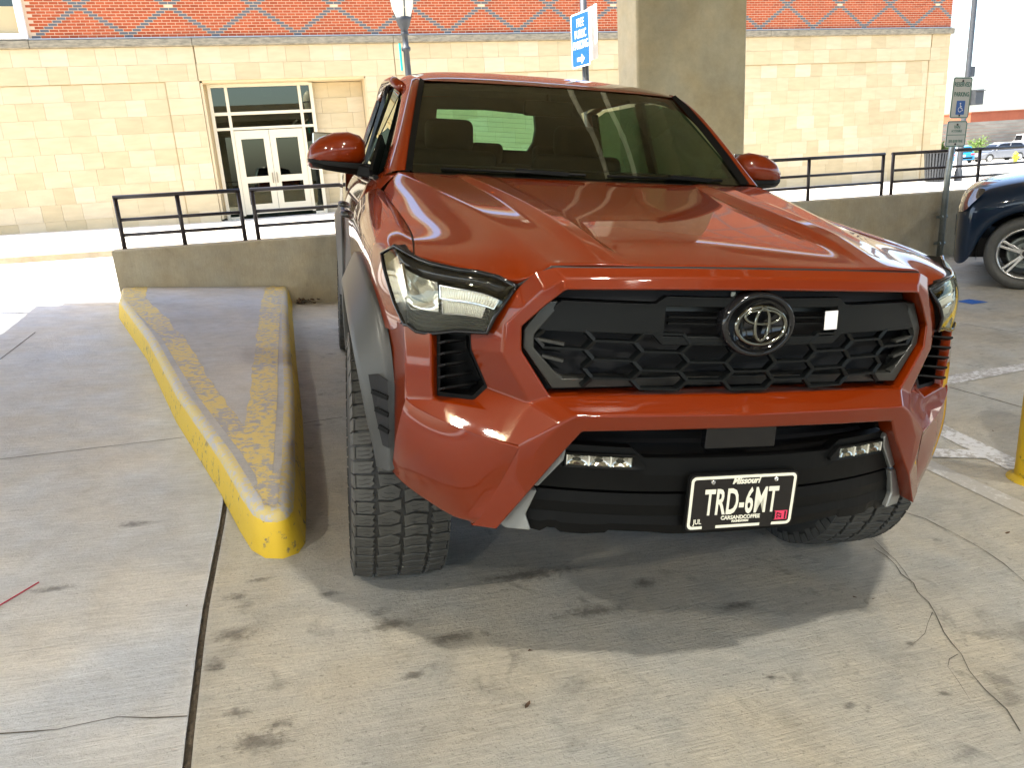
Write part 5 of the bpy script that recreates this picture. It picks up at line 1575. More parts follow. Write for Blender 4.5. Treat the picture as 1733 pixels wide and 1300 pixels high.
for s in (1, -1):
    for k, z in enumerate((.975, .933, .890)):
        x1 = .535 - max(0, .956 - z) * .72; x0 = .468
        b = MB(); b.bar((-x1 * s, gy(x1, .004), z + .004), (-x0 * s, gy(x0, .004), z - .006), .016, .007); b.build('grille_fin', M['gun'], T)
        if k < 2 or True:
            b = MB(); b.add([(-(x1 - .006) * s, gy(x1, .02), z - .004), (-x0 * s, gy(x0, .02), z - .012), (-x0 * s, gy(x0, .02), z - .032), (-(x1 - .02) * s, gy(x1, .02), z - .030)], [(0, 1, 2, 3)]); b.build('grille_fin', M['grille'], T)
# top black strip under the ring, camera and sticker
b = MB(); b.grid([[(x, gy(x, .035), 1.119) for x in frange(-.49, .49, 16)], [(x, gy(x, .025), 1.080) for x in frange(-.50, .50, 16)]]); b.build('grille_backing', M['void'], T)
b = MB(); b.box((-.057, .058, 1.103), (.010, .004, .010)); b.build('sensor', M['white'], T)
b = MB(); b.box((.218, gy(.218, -.006), 1.040), (.036, .002, .048), (0, R(-4), 0)); b.build('paper_tag', M['brightwhite'], T)
# emblem: round base and three ellipses
em = MB(); em.lathe([(.0, .006), (.076, .006), (.080, -.004), (.090, -.010), (.098, -.004), (.100, .012), (.100, .03)], (0, .020, 1.034), 48, 'y'); em.v = [(x, y, 1.034 + (z - 1.034) * .82) for x, y, z in em.v]
eo = em.build('emblem_base', M['gloss_black'], T, smooth=True)
def ellring(cx_, cz_, rx, rz, w_, y, name='emblem_ring', skewx=0):
    b = MB(); N_ = 56; rows_ = []
    for k in range(N_ + 1):
        a = 2 * math.pi * k / N_; ca, sa = math.cos(a), math.sin(a)
        nx, nz = ca / rx, sa / rz; l = math.hypot(nx, nz); nx /= l; nz /= l
        px_, pz_ = cx_ + rx * ca, cz_ + rz * sa
        rows_.append([(px_ + nx * w_ * u, y - .006 * (1 - (2 * u - 0) ** 2) if False else y - d_, pz_ + nz * w_ * u) for u, d_ in ((-.5, 0), (-.35, .006), (0, .008), (.35, .006), (.5, 0))])
    b.grid(rows_); return b.build(name, M['darkchrome'], T, smooth=True)
ellring(0, 1.034, .066, .0465, .011, .010)
ellring(0, 1.0375, .0185, .0405, .009, .007)
ellring(0, 1.056, .047, .0175, .009, .008)

# ---- lower bumper, fog lamps, number plate
def by(x, o=0): return .012 + .14 * (abs(x) / .62) ** 2.2 + o
def fill(pts_top, pts_bot, d, name, m, n=30, bev=0, th=.03):
    """strip between two polylines given as (x,z) sorted by x, following the bumper curve"""
    def at(L, x):
        for a, c in zip(L, L[1:]):
            if a[0] <= x <= c[0]: return a[1] + (c[1] - a[1]) * (x - a[0]) / max(1e-6, c[0] - a[0])
        return L[0][1] if x < L[0][0] else L[-1][1]
    xs = sorted(set(frange(pts_top[0][0], pts_top[-1][0], n) + [p[0] for p in pts_top] + [p[0] for p in pts_bot]))
    xs = [x for x in xs if max(pts_top[0][0], pts_bot[0][0]) - 1e-6 <= x <= min(pts_top[-1][0], pts_bot[-1][0]) + 1e-6]
    b = MB()
    b.grid([[(x, by(x, d) + th, at(pts_top, x)) for x in xs], [(x, by(x, d), at(pts_top, x)) for x in xs], [(x, by(x, d - .004), (at(pts_top, x) + at(pts_bot, x)) / 2) for x in xs], [(x, by(x, d), at(pts_bot, x)) for x in xs], [(x, by(x, d) + th, at(pts_bot, x)) for x in xs]])
    return b.build(name, m, T, bevel=bev)
b = MB(); b.grid([[(x, by(x, .14), z) for x in frange(-.60, .60, 10)] for z in (.80, .45)]); b.build('intake_backing', M['void'], T)
for z in (.745, .715):
    b = MB(); b.grid([[(x, by(x, .06), z + .006) for x in frange(-.42, .42, 12)], [(x, by(x, .045), z) for x in frange(-.42, .42, 12)]]); b.build('intake_slat', M['void'], T)
b = MB(); b.box((0, .045, .742), (.20, .03, .075)); b.build('radar_cover', M['gloss_black'], T, bevel=.006)
up_top = [(-.475, .716), (-.30, .716), (-.272, .700), (.272, .700), (.30, .716), (.475, .716)]
up_bot = [(-.559, .600), (.559, .600)]
tt = [(-.552, .606), (-.478, .713), (-.465, .718), (-.296, .716), (-.262, .690), (.262, .690), (.296, .716), (.465, .718), (.478, .713), (.552, .606)]
fill(tt, [(-.552, .599), (.552, .599)], 0, 'lower_bumper', M['black'])
fill([(-.566, .590), (.566, .590)], [(-.566, .530), (.566, .530)], .004, 'lower_valance', M['black'])
sc_t = [(-.566, .5295), (.566, .5295)]
sc_b = [(-.566, .480), (-.505, .470), (-.488, .482), (-.468, .482), (-.455, .472), (-.400, .472), (-.345, .478), (-.335, .486), (-.24, .484), (-.17, .478), (.17, .478), (.24, .484), (.335, .486), (.345, .478), (.400, .472), (.455, .472), (.468, .482), (.488, .482), (.505, .470), (.566, .480)]
fill(sc_t, sc_b, .004, 'lower_valance', M['black'])
for s in (1, -1):
    b = MB(); pp = [(.470,.718),(.478,.714),(.557,.603),(.520,.600),(.462,.678),(.458,.706)]
    b.prism([(-x * s, by(x, -.018 + (.012 if i in (1, 2) else 0)), z) for i, (x, z) in enumerate(pp)], (0, .05, 0)); b.build('silver_trim', M['silver'], T, bevel=.006)
    b = MB(); pp = [(.520,.592),(.560,.590),(.606,.520),(.618,.487),(.592,.474),(.530,.476),(.545,.520)]
    b.prism([(-x * s, by(x, -.018 + (.014 if i in (1, 2, 3) else 0)), z) for i, (x, z) in enumerate(pp)], (0, .06, 0)); b.build('silver_trim', M['silver'], T, bevel=.006)
    # fog lamp: recess with three cells
    fg = empty('fog_lamp', (0, 0, 0)); fg.parent = T
    b = MB(); b.ring([(-x * s, by(x, -.016), z) for x, z in ((.462,.700),(.288,.700),(.262,.672),(.262,.664),(.290,.662),(.462,.660))], [(-x * s, by(x, -.012), z) for x, z in ((.455,.693),(.296,.693),(.294,.680),(.294,.671),(.300,.667),(.455,.667))], (0, .03, 0)); b.build('bezel', M['black'], fg, bevel=.002)
    for k in range(3):
        x0 = .297 + k * .053; x1 = x0 + .050
        b = MB(); rr = []
        for u in frange(0, 1, 8):
            rr.append([(-(x0 + (x1 - x0) * u) * s, by(x0 + (x1 - x0) * u, -.010 + .010 * math.sin(math.pi * v_) * math.sin(math.pi * u)), .668 + .024 * v_) for v_ in frange(0, 1, 8)])
        b.grid(rr); b.build('reflector', M['chrome'], fg, smooth=True)
        b = MB(); b.box((-(x1 + .0015) * s, by(x1, -.010), .680), (.003, .008, .026)); b.build('divider', M['ribbed'], fg)
    b = MB(); b.grid([[(-x * s, by(x, -.0135), z) for x in frange(.296, .456, 6)] for z in (.694, .667)]); b.build('lens', M['lens'], fg, smooth=True)

pl = empty('number_plate', (0, 0, 0)); pl.parent = T
PY = -.006
pr_ = (R(90), 0, 0)
def pplate(w, h, r, t, nm, m, par, y, z): return plate(w, h, r, t, nm, m, par, (0, y, z), pr_)
base = pplate(.312, .160, .016, .006, 'plate_holder', M['black'], pl, PY + .003, .577)
pb = pplate(.305, .153, .014, .0015, 'plate', M['plate_black'], pl, PY - .004, .577)
# white border with two gaps at the bottom
b = MB()
oo = rrect(.297, .145, .014, 6); ii = rrect(.281, .129, .007, 6)
n = len(oo)
def seg(o1, o2, i1, i2): b.add([(o1[0], o1[1], 0), (o2[0], o2[1], 0), (i2[0], i2[1], 0), (i1[0], i1[1], 0)], [(0, 1, 2, 3)])
for i in range(n - 1):
    seg(oo[i], oo[i + 1], ii[i], ii[i + 1]) if i != 20 else None
seg(oo[n - 1], oo[0], ii[n - 1], ii[0])
for x0, x1 in ((-.134, -.106), (-.068, .058), (.092, .134)):
    b.add([(x0, -.0725, 0), (x1, -.0725, 0), (x1, -.0645, 0), (x0, -.0645, 0)], [(0, 1, 2, 3)])
o = b.build('plate_border', M['white'], pl, recalc=False); o.location = (0, PY - .0062, .577); o.rotation_euler = pr_
def ptext(s_, size, x, z, sx, **k):
    m_2 = k.pop('m', M['white'])
    return text_mesh(s_, size, m_2, 'lettering', pl, (x, PY - .0066, .577 + z), pr_, sx, **k)
ptext('TRD-6MT', .099, -.003, -.003, .485, bold=.0020, spacing=1.06)
ptext('Missouri', .0235, .004, .0565, .95, shear=.25, bold=.0008)
ptext('CARSANDCOFFEE', .0145, .000, -.045, .95, bold=.0004)
ptext('FOUNDATION', .0075, .000, -.0555, .95, bold=.0004)
ptext('JUL', .019, -.121, -.052, .80, bold=.0002)
b = MB(); b.box((0, 0, 0), (.037, .025, .001)); o = b.build('year_sticker', M['pink'], pl); o.location = (.1165, PY - .0062, .577 - .046); o.rotation_euler = pr_
text_mesh('27', .019, M['plate_black'], 'lettering', pl, (.112, PY - .0072, .577 - .046), (R(90), R(-90), 0), .9, bold=.0003)
b = MB(); b.box((0, 0, 0), (.004, .022, .001)); b.box((.009, 0, 0), (.002, .018, .001)); b.box((-.031, 0, 0), (.004, .022, .001)); o = b.build('sticker_print', M['plate_black'], pl); o.location = (.129, PY - .0068, .577 - .046); o.rotation_euler = pr_
for x in (-.089, .089):
    b = MB(); b.lathe([(0, -.003), (.002, -.003), (.0022, -.005), (.005, -.0045), (.0065, -.001), (.0065, 0)], (x, PY - .0055, .577 + .057), 14, 'y'); b.build('screw', M['chrome'], pl, smooth=True)

# ---- wheels
def tyre(parent, cx_, cy_, cz_, Rr, W_, detail=True, side=1):
    w = empty('wheel', (0, 0, 0)); w.parent = parent; w.location = (cx_, cy_, cz_)
    b = MB(); hw = W_ / 2
    b.lathe([(.215, -hw * .62), (.24, -hw * .86), (.30, -hw * 1.02), (.36, -hw * 1.04), (Rr - .035, -hw * .97), (Rr - .014, -hw * .90), (Rr - .012, -hw * .5), (Rr - .011, 0), (Rr - .012, hw * .5), (Rr - .014, hw * .90), (Rr - .035, hw * .97), (.36, hw * 1.04), (.30, hw * 1.02), (.24, hw * .86), (.215, hw * .62)], (0, 0, 0), 72, 'x')
    b.build('tyre', M['rubber_side'], w, smooth=True)
    rim = MB(); rim.lathe([(.218, -hw * .6), (.228, -hw * .80), (.220, -hw * .84), (.212, -hw * .74), (.20, -hw * .2), (.06, -hw * .1), (.06, hw * .3), (.20, hw * .2), (.212, hw * .74), (.228, hw * .8), (.218, hw * .6)], (0, 0, 0), 48, 'x')
    ro = rim.build('rim', M['dark_alloy'], w, smooth=True)
    for k in range(6):
        a = 2 * math.pi * k / 6; b = MB()
        sx_ = -side * hw * .55
        b.bar((sx_, .05 * math.cos(a), .05 * math.sin(a)), (sx_ * 1.25, .205 * math.cos(a), .205 * math.sin(a)), .055, .03, up=(1, 0, 0)); b.build('spoke', M['dark_alloy'], w, bevel=.004)
    # tread blocks
    tb_ = MB()
    N_ = 62
    def block(poly, r0, r1, a0):
        """poly: (x, arc) pairs; arc length in metres"""
        n = len(poly); vs_ = []
        cxm = sum(p[0] for p in poly) / n; cam_ = sum(p[1] for p in poly) / n
        for rr_, kk in ((r0, 1.0), (r1, 1.0), (r1 + .0018, .93)):
            for x, s_ in poly:
                x = cxm + (x - cxm) * kk; s2 = cam_ + (s_ - cam_) * kk
                crown = -.0035 * (x / hw) ** 2 - (.006 if abs(x) > hw * .93 else 0)
                a = a0 + s2 / Rr; q = rr_ + crown
                vs_.append((x, q * math.cos(a), q * math.sin(a)))
        fs = [tuple(range(2 * n, 3 * n))]
        for l in range(2):
            for i in range(n):
                j = (i + 1) % n; fs.append((l * n + i, l * n + j, (l + 1) * n + j, (l + 1) * n + i))
        tb_.add(vs_, fs)
    P_ = 2 * math.pi * Rr / N_
    g2 = .0035
    for k in range(N_):
        a0 = 2 * math.pi * k / N_
        r0, r1 = Rr - .016, Rr - .002
        st = .012 if k % 2 else 0
        r1 = Rr - .002 - random.random() * .0012
        for sd_ in (-1, 1):
            o_ = hw + .003 - (.006 if k % 2 else 0); i_ = hw * .60
            # shoulder lug, wrapping slightly on to the sidewall, with zig-zag inner edge
            block([(sd_ * o_, g2), (sd_ * o_, P_ - g2), (sd_ * (i_ + .010), P_ - g2), (sd_ * (i_ - .002), P_ * .62), (sd_ * (i_ + .006), P_ * .45), (sd_ * i_, g2)], r0, r1, a0)
            # lug foot on the sidewall
            aa = [a0 + g2 / Rr, a0 + (P_ - g2) / Rr]
            x0_ = sd_ * (hw + .003); x1_ = sd_ * (hw * 1.045 + .004)
            rA = r1 - .006; rB = Rr - (.052 if k % 2 else .040)
            tb_.add([(x0_, rA * math.cos(aa[0]), rA * math.sin(aa[0])), (x0_, rA * math.cos(aa[1]), rA * math.sin(aa[1])), (x1_, rB * math.cos(aa[1]), rB * math.sin(aa[1])), (x1_, rB * math.cos(aa[0]), rB * math.sin(aa[0])),
                     (x0_ * .97, rA * math.cos(aa[0]), rA * math.sin(aa[0])), (x0_ * .97, rA * math.cos(aa[1]), rA * math.sin(aa[1])), (x1_ * .97, rB * math.cos(aa[1]), rB * math.sin(aa[1])), (x1_ * .97, rB * math.cos(aa[0]), rB * math.sin(aa[0]))],
                    [(0, 1, 2, 3), (0, 4, 5, 1), (1, 5, 6, 2), (2, 6, 7, 3), (3, 7, 4, 0)])
        if k % 2 == 0:
            P2_ = 2 * P_
            # centre: interlocking S-shaped blocks over two pitches
            a_ = hw * .545
            block([(-a_, .004), (-a_ * .42, -.010), (-a_ * .10, .006), (-a_ * .16, P2_ * .36), (-a_ * .50, P2_ * .46), (-a_ * .97, P2_ * .42)], r0, r1, a0)
            block([(-a_ * .97, P2_ * .50), (-a_ * .46, P2_ * .53), (-a_ * .08, P2_ * .43), (-a_ * .06, P2_ * .80), (-a_ * .34, P2_ * .88), (-a_ * .90, P2_ * .94)], r0, r1, a0)
            block([(.02 * a_, .12 * P2_), (a_ * .45, .02 * P2_), (a_ * .96, .10 * P2_), (a_ * .92, .47 * P2_), (a_ * .42, .44 * P2_), (.06 * a_, .56 * P2_)], r0, r1, a0)
            block([(.04 * a_, .64 * P2_), (a_ * .40, .52 * P2_), (a_ * .98, .55 * P2_), (a_, .98 * P2_), (a_ * .50, .91 * P2_), (.10 * a_, 1.03 * P2_)], r0, r1, a0)
    tb_.build('tread', M['rubber'], w, recalc=True)
    # sipes: thin dark slits drawn as sunk strips
    sp2 = MB()
    for k in range(N_):
        a0 = 2 * math.pi * k / N_
        for (xa, xb, fr1, fr2) in ((-.93, -.68, .36, .36), (-.93, -.70, .66, .66), (.68, .93, .36, .36), (.70, .93, .66, .66), (-.42, -.18, .30, .45), (-.45, -.20, .62, .75), (.16, .42, .40, .30), (.18, .42, .75, .62)):
            pts = []
            for u in (0, .34, .67, 1):
                x = hw * (xa + (xb - xa) * u); s_ = P_ * (fr1 + (fr2 - fr1) * u) + (.0015 if u in (.34,) else -.0015 if u == .67 else 0)
                rr_ = Rr + .0003 - .0035 * (x / hw) ** 2; a = a0 + s_ / Rr
                pts.append((x, rr_ * math.cos(a), rr_ * math.sin(a)))
            for p, q in zip(pts, pts[1:]):
                t_ = Vector((0, -p[2], p[1])).normalized() * .0007
                sp2.add([Vector(p) - t_, Vector(q) - t_, Vector(q) + t_, Vector(p) + t_], [(0, 1, 2, 3)])
    sp2.build('sipes', M['void'], w, recalc=False)
    return w
RT_ = .421
for s in (1, -1):
    for cy_ in (.870, 4.235):
        tyre(T, -.826 * s, cy_, RT_ - .002, RT_, .282, side=s)

# ---- wheel arch flares
def flare(s, cy_, cz_, front=True):
    # stations: (y, z) of the inner lip, outward x of lip, (y, z) of outer boundary, x of outer boundary
    if front:
        ST = [(.440,.540,.905,.352,.556,.866),(.425,.600,.915,.362,.640,.866),(.405,.690,.934,.375,.740,.868),(.425,.780,.950,.392,.850,.874),(.470,.865,.966,.430,.950,.886),(.560,.935,.978,.520,1.030,.906),(.700,.972,.984,.670,1.078,.922),(.870,.985,.986,.880,1.098,.930),(1.060,.965,.986,1.110,1.085,.934),(1.220,.890,.984,1.290,.985,.936),(1.310,.760,.978,1.390,.830,.938),(1.340,.600,.968,1.420,.620,.938),(1.345,.500,.960,1.420,.500,.936)]
    else:
        dy = 4.235 - .870
        ST = [(3.760,.500,.965,3.690,.500,.938),(3.765,.600,.972,3.690,.620,.938),(3.790,.760,.980,3.710,.830,.938),(3.870,.880,.988,3.800,.985,.938),(4.000,.955,.990,3.960,1.085,.936),(4.235,.985,.990,4.235,1.100,.936),(4.440,.965,.990,4.490,1.085,.936),(4.590,.890,.988,4.660,.985,.938),(4.690,.760,.980,4.770,.830,.938),(4.720,.600,.970,4.800,.620,.938),(4.72,.5,.965,4.80,.5,.938)]
    rows_ = []
    for (yi, zi, xi, yo, zo, xo) in ST:
        mid_ = (yi + (yo - yi) * .22, zi + (zo - zi) * .22); m2 = (yi + (yo - yi) * .85, zi + (zo - zi) * .85)
        rows_.append([(-s * (xi - .07), yi, zi), (-s * xi, yi, zi), (-s * (xi + .003), mid_[0], mid_[1]), (-s * (xo + (xi - xo) * .30 + .006), m2[0], m2[1]), (-s * (xo + .012), yo, zo), (-s * (xo - .012), yo, zo)])
    b = MB(); b.grid(rows_)
    o = b.build('wheel_arch_flare', M['flare'], T, smooth=True)
    crease_lines(o, 6, {1: .8, 2: .55, 4: .8}, {}, 0, len(rows_))
    md = o.modifiers.new('sub', 'SUBSURF'); md.levels = 2; md.render_levels = 2
    # inner liner
    b = MB(); rr = []
    for a in frange(38, 195, 16):
        rr.append([(-s * x, cy_ - (.50) * math.cos(R(a)), cz_ + (.515) * math.sin(R(a))) for x in (.60, .86, .93)])
    b.grid(rr); b.build('arch_liner', M['void'], T)
    if front:
        # the slotted lower front of the flare
        b = MB()
        pl_ = [(-0.929,0.410,0.820), (-0.903,0.392,0.826), (-0.880,0.372,0.815), (-0.879,0.366,0.719), (-0.877,0.368,0.622), (-0.893,0.385,0.625), (-0.911,0.402,0.709)]
        pl_ = [(-abs(x) * s * 1.0, y - .014, z) for x, y, z in pl_]
        b.prism([(x, y, z) for x, y, z in pl_], (0, .008, 0)); fo_ = b.build('flare_slot', M['void'], T)
        for k in range(3):
            t = .22 + k * .25
            p = lerp(pl_[0], pl_[5], t); q = lerp(pl_[2], pl_[4], t)
            b = MB(); b.bar((p[0], p[1] - .004, p[2]), (q[0], q[1] - .004, q[2] - .006), .006, .012); b.build('slot_rib', M['black'], T)
for s in (1, -1):
    flare(s, .870, .42, True); flare(s, 4.235, .42, False)

# ---- windscreen, pillars, roof
def surf(rows, name, m, sub=2, cols=None, rws=None, parent=T, solid=0):
    b = MB(); b.grid(rows); o = b.build(name, m, parent, smooth=True)
    if cols or rws: crease_lines(o, len(rows[0]), cols or {}, rws or {}, 0, len(rows))
    if solid: md = o.modifiers.new('solid', 'SOLIDIFY'); md.thickness = solid
    if sub: md = o.modifiers.new('sub', 'SUBSURF'); md.levels = sub; md.render_levels = sub
    return o
def sym(r): return [(-x, y, z) for x, y, z in r[::-1]] + list(r if r[0][0] else r[1:])
wsb = [(x, 1.30 + .335 * x * x, 1.352) for x in (0, .18, .36, .54, .716)]
wst = [(x, 1.965 + .28 * x * x, 1.746) for x in (0, .151, .302, .453, .602)]
rows_ = []
for t in frange(0, 1, 5):
    r = []
    for a, c in zip(wsb, wst):
        p = lerp(a, c, t); bl = .014 * math.sin(math.pi * t)
        r.append((p[0], p[1] - bl * .7, p[2] + bl * .8))
    rows_.append(sym(r))
ws = surf(rows_, 'windscreen', M['glass'], 2, rws={0: 1, 5: 1}, cols={0: 1, 8: 1})
# black frit band at top and bottom
b = MB(); b.grid([[(x * 1.0, y + .012, z - .006) for x, y, z in rows_[0]], [(x, y + .012, z - .004) for x, y, z in [lerp(p, q, .35) for p, q in zip(rows_[0], rows_[1])]]]); b.build('cowl_shade', M['gloss_black'], T, smooth=True)
# roof
rf = [
 [(0,1.953,1.744),(.20,1.964,1.744),(.40,1.998,1.745),(.55,2.038,1.745),(.610,2.050,1.744),(.640,2.06,1.730)],
 [(0,2.02,1.772),(.20,2.03,1.772),(.40,2.06,1.770),(.55,2.09,1.766),(.622,2.10,1.756),(.655,2.11,1.738)],
 [(0,2.45,1.850),(.25,2.45,1.848),(.45,2.43,1.838),(.56,2.42,1.825),(.63,2.42,1.805),(.672,2.42,1.778)],
 [(0,2.9,1.878),(.25,2.9,1.876),(.45,2.9,1.868),(.56,2.9,1.856),(.632,2.9,1.838),(.678,2.9,1.808)],
 [(0,3.4,1.874),(.25,3.4,1.872),(.45,3.4,1.864),(.55,3.4,1.852),(.62,3.4,1.834),(.668,3.4,1.804)],
 [(0,3.66,1.850),(.25,3.66,1.848),(.45,3.65,1.838),(.54,3.64,1.826),(.60,3.62,1.808),(.65,3.60,1.782)],
 [(0,3.70,1.80),(.25,3.70,1.80),(.45,3.69,1.79),(.54,3.68,1.78),(.60,3.66,1.76),(.65,3.64,1.75)],
]
surf([sym(r) for r in rf], 'roof', M['paint'], 3, rws={0: .9, 5: .5}, cols={1: .5, 9: .5})
b = MB(); b.grid([[(x * .97, y + .03, z - .03) for x, y, z in sym(r)] for r in rf]); b.build('headliner', M['headliner'], T, smooth=True)
for x in (-.33, 0, .33):
    b = MB(); b.tube([(x, 2.62, 1.76), (x, 2.80, 1.862), (x, 3.0, 1.886), (x, 3.45, 1.880), (x, 3.55, 1.865)], [.01, .045, .05, .045, .01], 10); b.v = [(x + (p[0] - x) * 2.4, p[1], 1.860 + (p[2] - 1.86) * .22) for p in b.v]
    b.build('roof_rib', M['paint'], T, smooth=True)
for s in (1, -1):
    # A pillar: painted, with the dark trim against the glass
    ap = [
     [(.716,1.470,1.352),(.742,1.452,1.356),(.775,1.448,1.352),(.812,1.50,1.338),(.820,1.56,1.318)],
     [(.688,1.62,1.462),(.712,1.602,1.470),(.738,1.60,1.468),(.772,1.66,1.448),(.778,1.72,1.43)],
     [(.656,1.78,1.576),(.678,1.764,1.588),(.702,1.762,1.588),(.732,1.82,1.566),(.738,1.88,1.548)],
     [(.626,1.94,1.680),(.646,1.928,1.694),(.668,1.928,1.694),(.696,1.99,1.676),(.704,2.04,1.655)],
     [(.604,2.05,1.744),(.622,2.052,1.754),(.648,2.075,1.752),(.674,2.16,1.735),(.684,2.21,1.712)],
     [(.612,2.12,1.762),(.632,2.15,1.768),(.662,2.22,1.768),(.686,2.30,1.752),(.692,2.34,1.730)],
    ]
    o = surf([[(-x * s, y, z) for x, y, z in r] for r in ap], 'pillar', M['paint'], 2, cols={0: 1, 1: .5, 2: .3})
    b = MB(); b.grid([[(-lerp(r[0], r[1], u)[0] * s, lerp(r[0], r[1], u)[1] - .006, lerp(r[0], r[1], u)[2] + .004) for u in (-.35, .3, .75)] for r in ap[:5]]); b.build('pillar_trim', M['black'], T, smooth=True)
    # roof rail to the rear and door frames
    b = MB(); b.tube([(-.688 * s, 2.20, 1.722), (-.705 * s, 2.42, 1.768), (-.712 * s, 2.9, 1.798), (-.704 * s, 3.35, 1.792), (-.70 * s, 3.60, 1.76), (-.76 * s, 3.72, 1.58), (-.84 * s, 3.74, 1.32)], .024, 10); b.build('door_frame', M['paint'], T, smooth=True)
    # side glass
    def sg(x0, pts, name):
        b = MB(); b.add([(-s * x, y, z) for x, y, z in pts], [tuple(range(len(pts)))]); return b.build(name, M['glass_tint'], T, recalc=False)
    sg(0, [(.832,1.62,1.33),(.700,2.14,1.692),(.700,2.50,1.745),(.706,2.70,1.755),(.852,2.68,1.33)], 'side_glass')
    sg(0, [(.852,2.78,1.33),(.708,2.80,1.755),(.700,3.30,1.750),(.70,3.46,1.72),(.850,3.60,1.33)], 'side_glass')
    b = MB(); b.bar((-.858 * s, 2.73, 1.30), (-.712 * s, 2.75, 1.77), .10, .02, up=(1, 0, .4)); b.build('door_pillar', M['gloss_black'], T)
    b = MB(); b.bar((-.846 * s, 1.66, 1.315), (-.795 * s, 1.82, 1.46), .09, .015, up=(1, 0, .4)); b.build('mirror_sail', M['black'], T)
    b = MB(); b.bar((-.856 * s, 3.66, 1.30), (-.706 * s, 3.52, 1.75), .07, .02, up=(1, 0, .4)); b.build('door_pillar', M['gloss_black'], T)
    # waist moulding
    b = MB(); b.tube([(-.842 * s, 1.56, 1.322), (-.866 * s, 2.2, 1.326), (-.870 * s, 3.0, 1.326), (-.864 * s, 3.70, 1.322)], .011, 8); b.build('waist_trim', M['black'], T)
    b = MB(); b.grid([[(-x * s, y, z) for x, y, z in q] for q in ([(.764,1.45,1.343),(.788,1.41,1.329),(.830,1.41,1.286),(.884,1.49,1.263),(.914,1.54,1.226)], [(.790,1.52,1.348),(.806,1.52,1.336),(.838,1.56,1.314),(.876,1.60,1.292),(.912,1.62,1.240)], [(.812,1.60,1.345),(.824,1.61,1.335),(.846,1.64,1.318),(.872,1.66,1.298),(.908,1.66,1.236)])]); b.build('cowl_corner', M['paint'], T, smooth=True)
    # doors, rear side
    secs = [(.832, 1.318), (.868, 1.300), (.905, 1.235), (.928, 1.15), (.938, 1.05), (.934, .90), (.940, .75), (.936, .60), (.900, .48)]
    for (y0, y1, nm) in ((1.632, 2.745, 'door'), (2.755, 3.70, 'door')):
        b = MB(); b.grid([[(-x * s, y, z) for x, z in secs] for y in frange(y0, y1, 4)]); do = b.build(nm, M['paint'], T, smooth=True); md = do.modifiers.new('sub', 'SUBSURF'); md.levels = 1; md.render_levels = 2
        b = MB(); hx_ = -.945 * s; b.tube([(hx_ + s * .02, y1 - .30, 1.115), (hx_ - s * .012, y1 - .27, 1.118), (hx_ - s * .014, y1 - .12, 1.118), (hx_ + s * .02, y1 - .09, 1.115)], .015, 8); b.build('door_handle', M['paint'] if False else M['gun'], do, smooth=True)
    # bed side, with arch cut over the rear wheel
    b = MB(); rr = []
    for y in frange(3.72, 5.36, 24):
        d = (y - 4.235) / .56; zb = .52 if abs(d) >= 1 else .42 + .62 * math.sqrt(1 - d * d)
        rr.append([(-s * .90, y, 1.340), (-s * .925, y, 1.325), (-s * .935, y, 1.25), (-s * .938, y, 1.15), (-s * .938, y, max(zb, .52) if zb < 1.1 else 1.1)])
    b.grid(rr); b.build('bed_side', M['paint'], T, smooth=True)
    # rocker
    b = MB(); b.box((-s * .88, 2.55, .46), (.10, 2.2, .10)); b.build('sill', M['black'], T, bevel=.02)
b = MB(); b.box((0, 5.33, .98), (1.78, .05, .68)); b.build('tailgate', M['paint'], T, bevel=.02)
b = MB(); b.box((0, 3.72, .95), (1.70, .05, .78)); b.box((0, 4.5, .70), (1.7, 1.6, .05)); b.build('bed', M['black'], T)
b = MB(); b.box((0, 5.45, .62), (1.70, .16, .18)); b.build('rear_bumper', M['black'], T, bevel=.03)
# rear cab wall with window opening
rw = [(-.62,1.30),(.62,1.30),(.64,1.40),(.60,1.62),(.54,1.74),(0,1.77),(-.54,1.74),(-.60,1.62),(-.64,1.40)]
def ry(z): return 3.70 - (z - 1.3) * .10
outer = [(-.80,1.25),(.80,1.25),(.80,1.33),(.72,1.62),(.64,1.79),(0,1.83),(-.64,1.79),(-.72,1.62),(-.80,1.33)]
ri_ = [(-.29,1.500),(.30,1.500),(.335,1.56),(.345,1.64),(.330,1.735),(0,1.748),(-.33,1.735),(-.335,1.64),(-.315,1.56)]
b = MB(); b.ring([(x, ry(z), z) for x, z in outer], [(x, ry(z), z) for x, z in ri_], (0, .05, 0)); b.build('cab_back', M['dash'], T)
b = MB(); b.add([(x, ry(z) + .02, z) for x, z in ri_], [tuple(range(9))]); b.build('rear_glass', M['glass_rear'], T, recalc=False)
for k in range(7):
    b = MB(); z = 1.52 + k * .031; b.box((0, ry(z) + .012, z), (.64, .002, .0015)); b.build('heater_line', M['dash'], T)
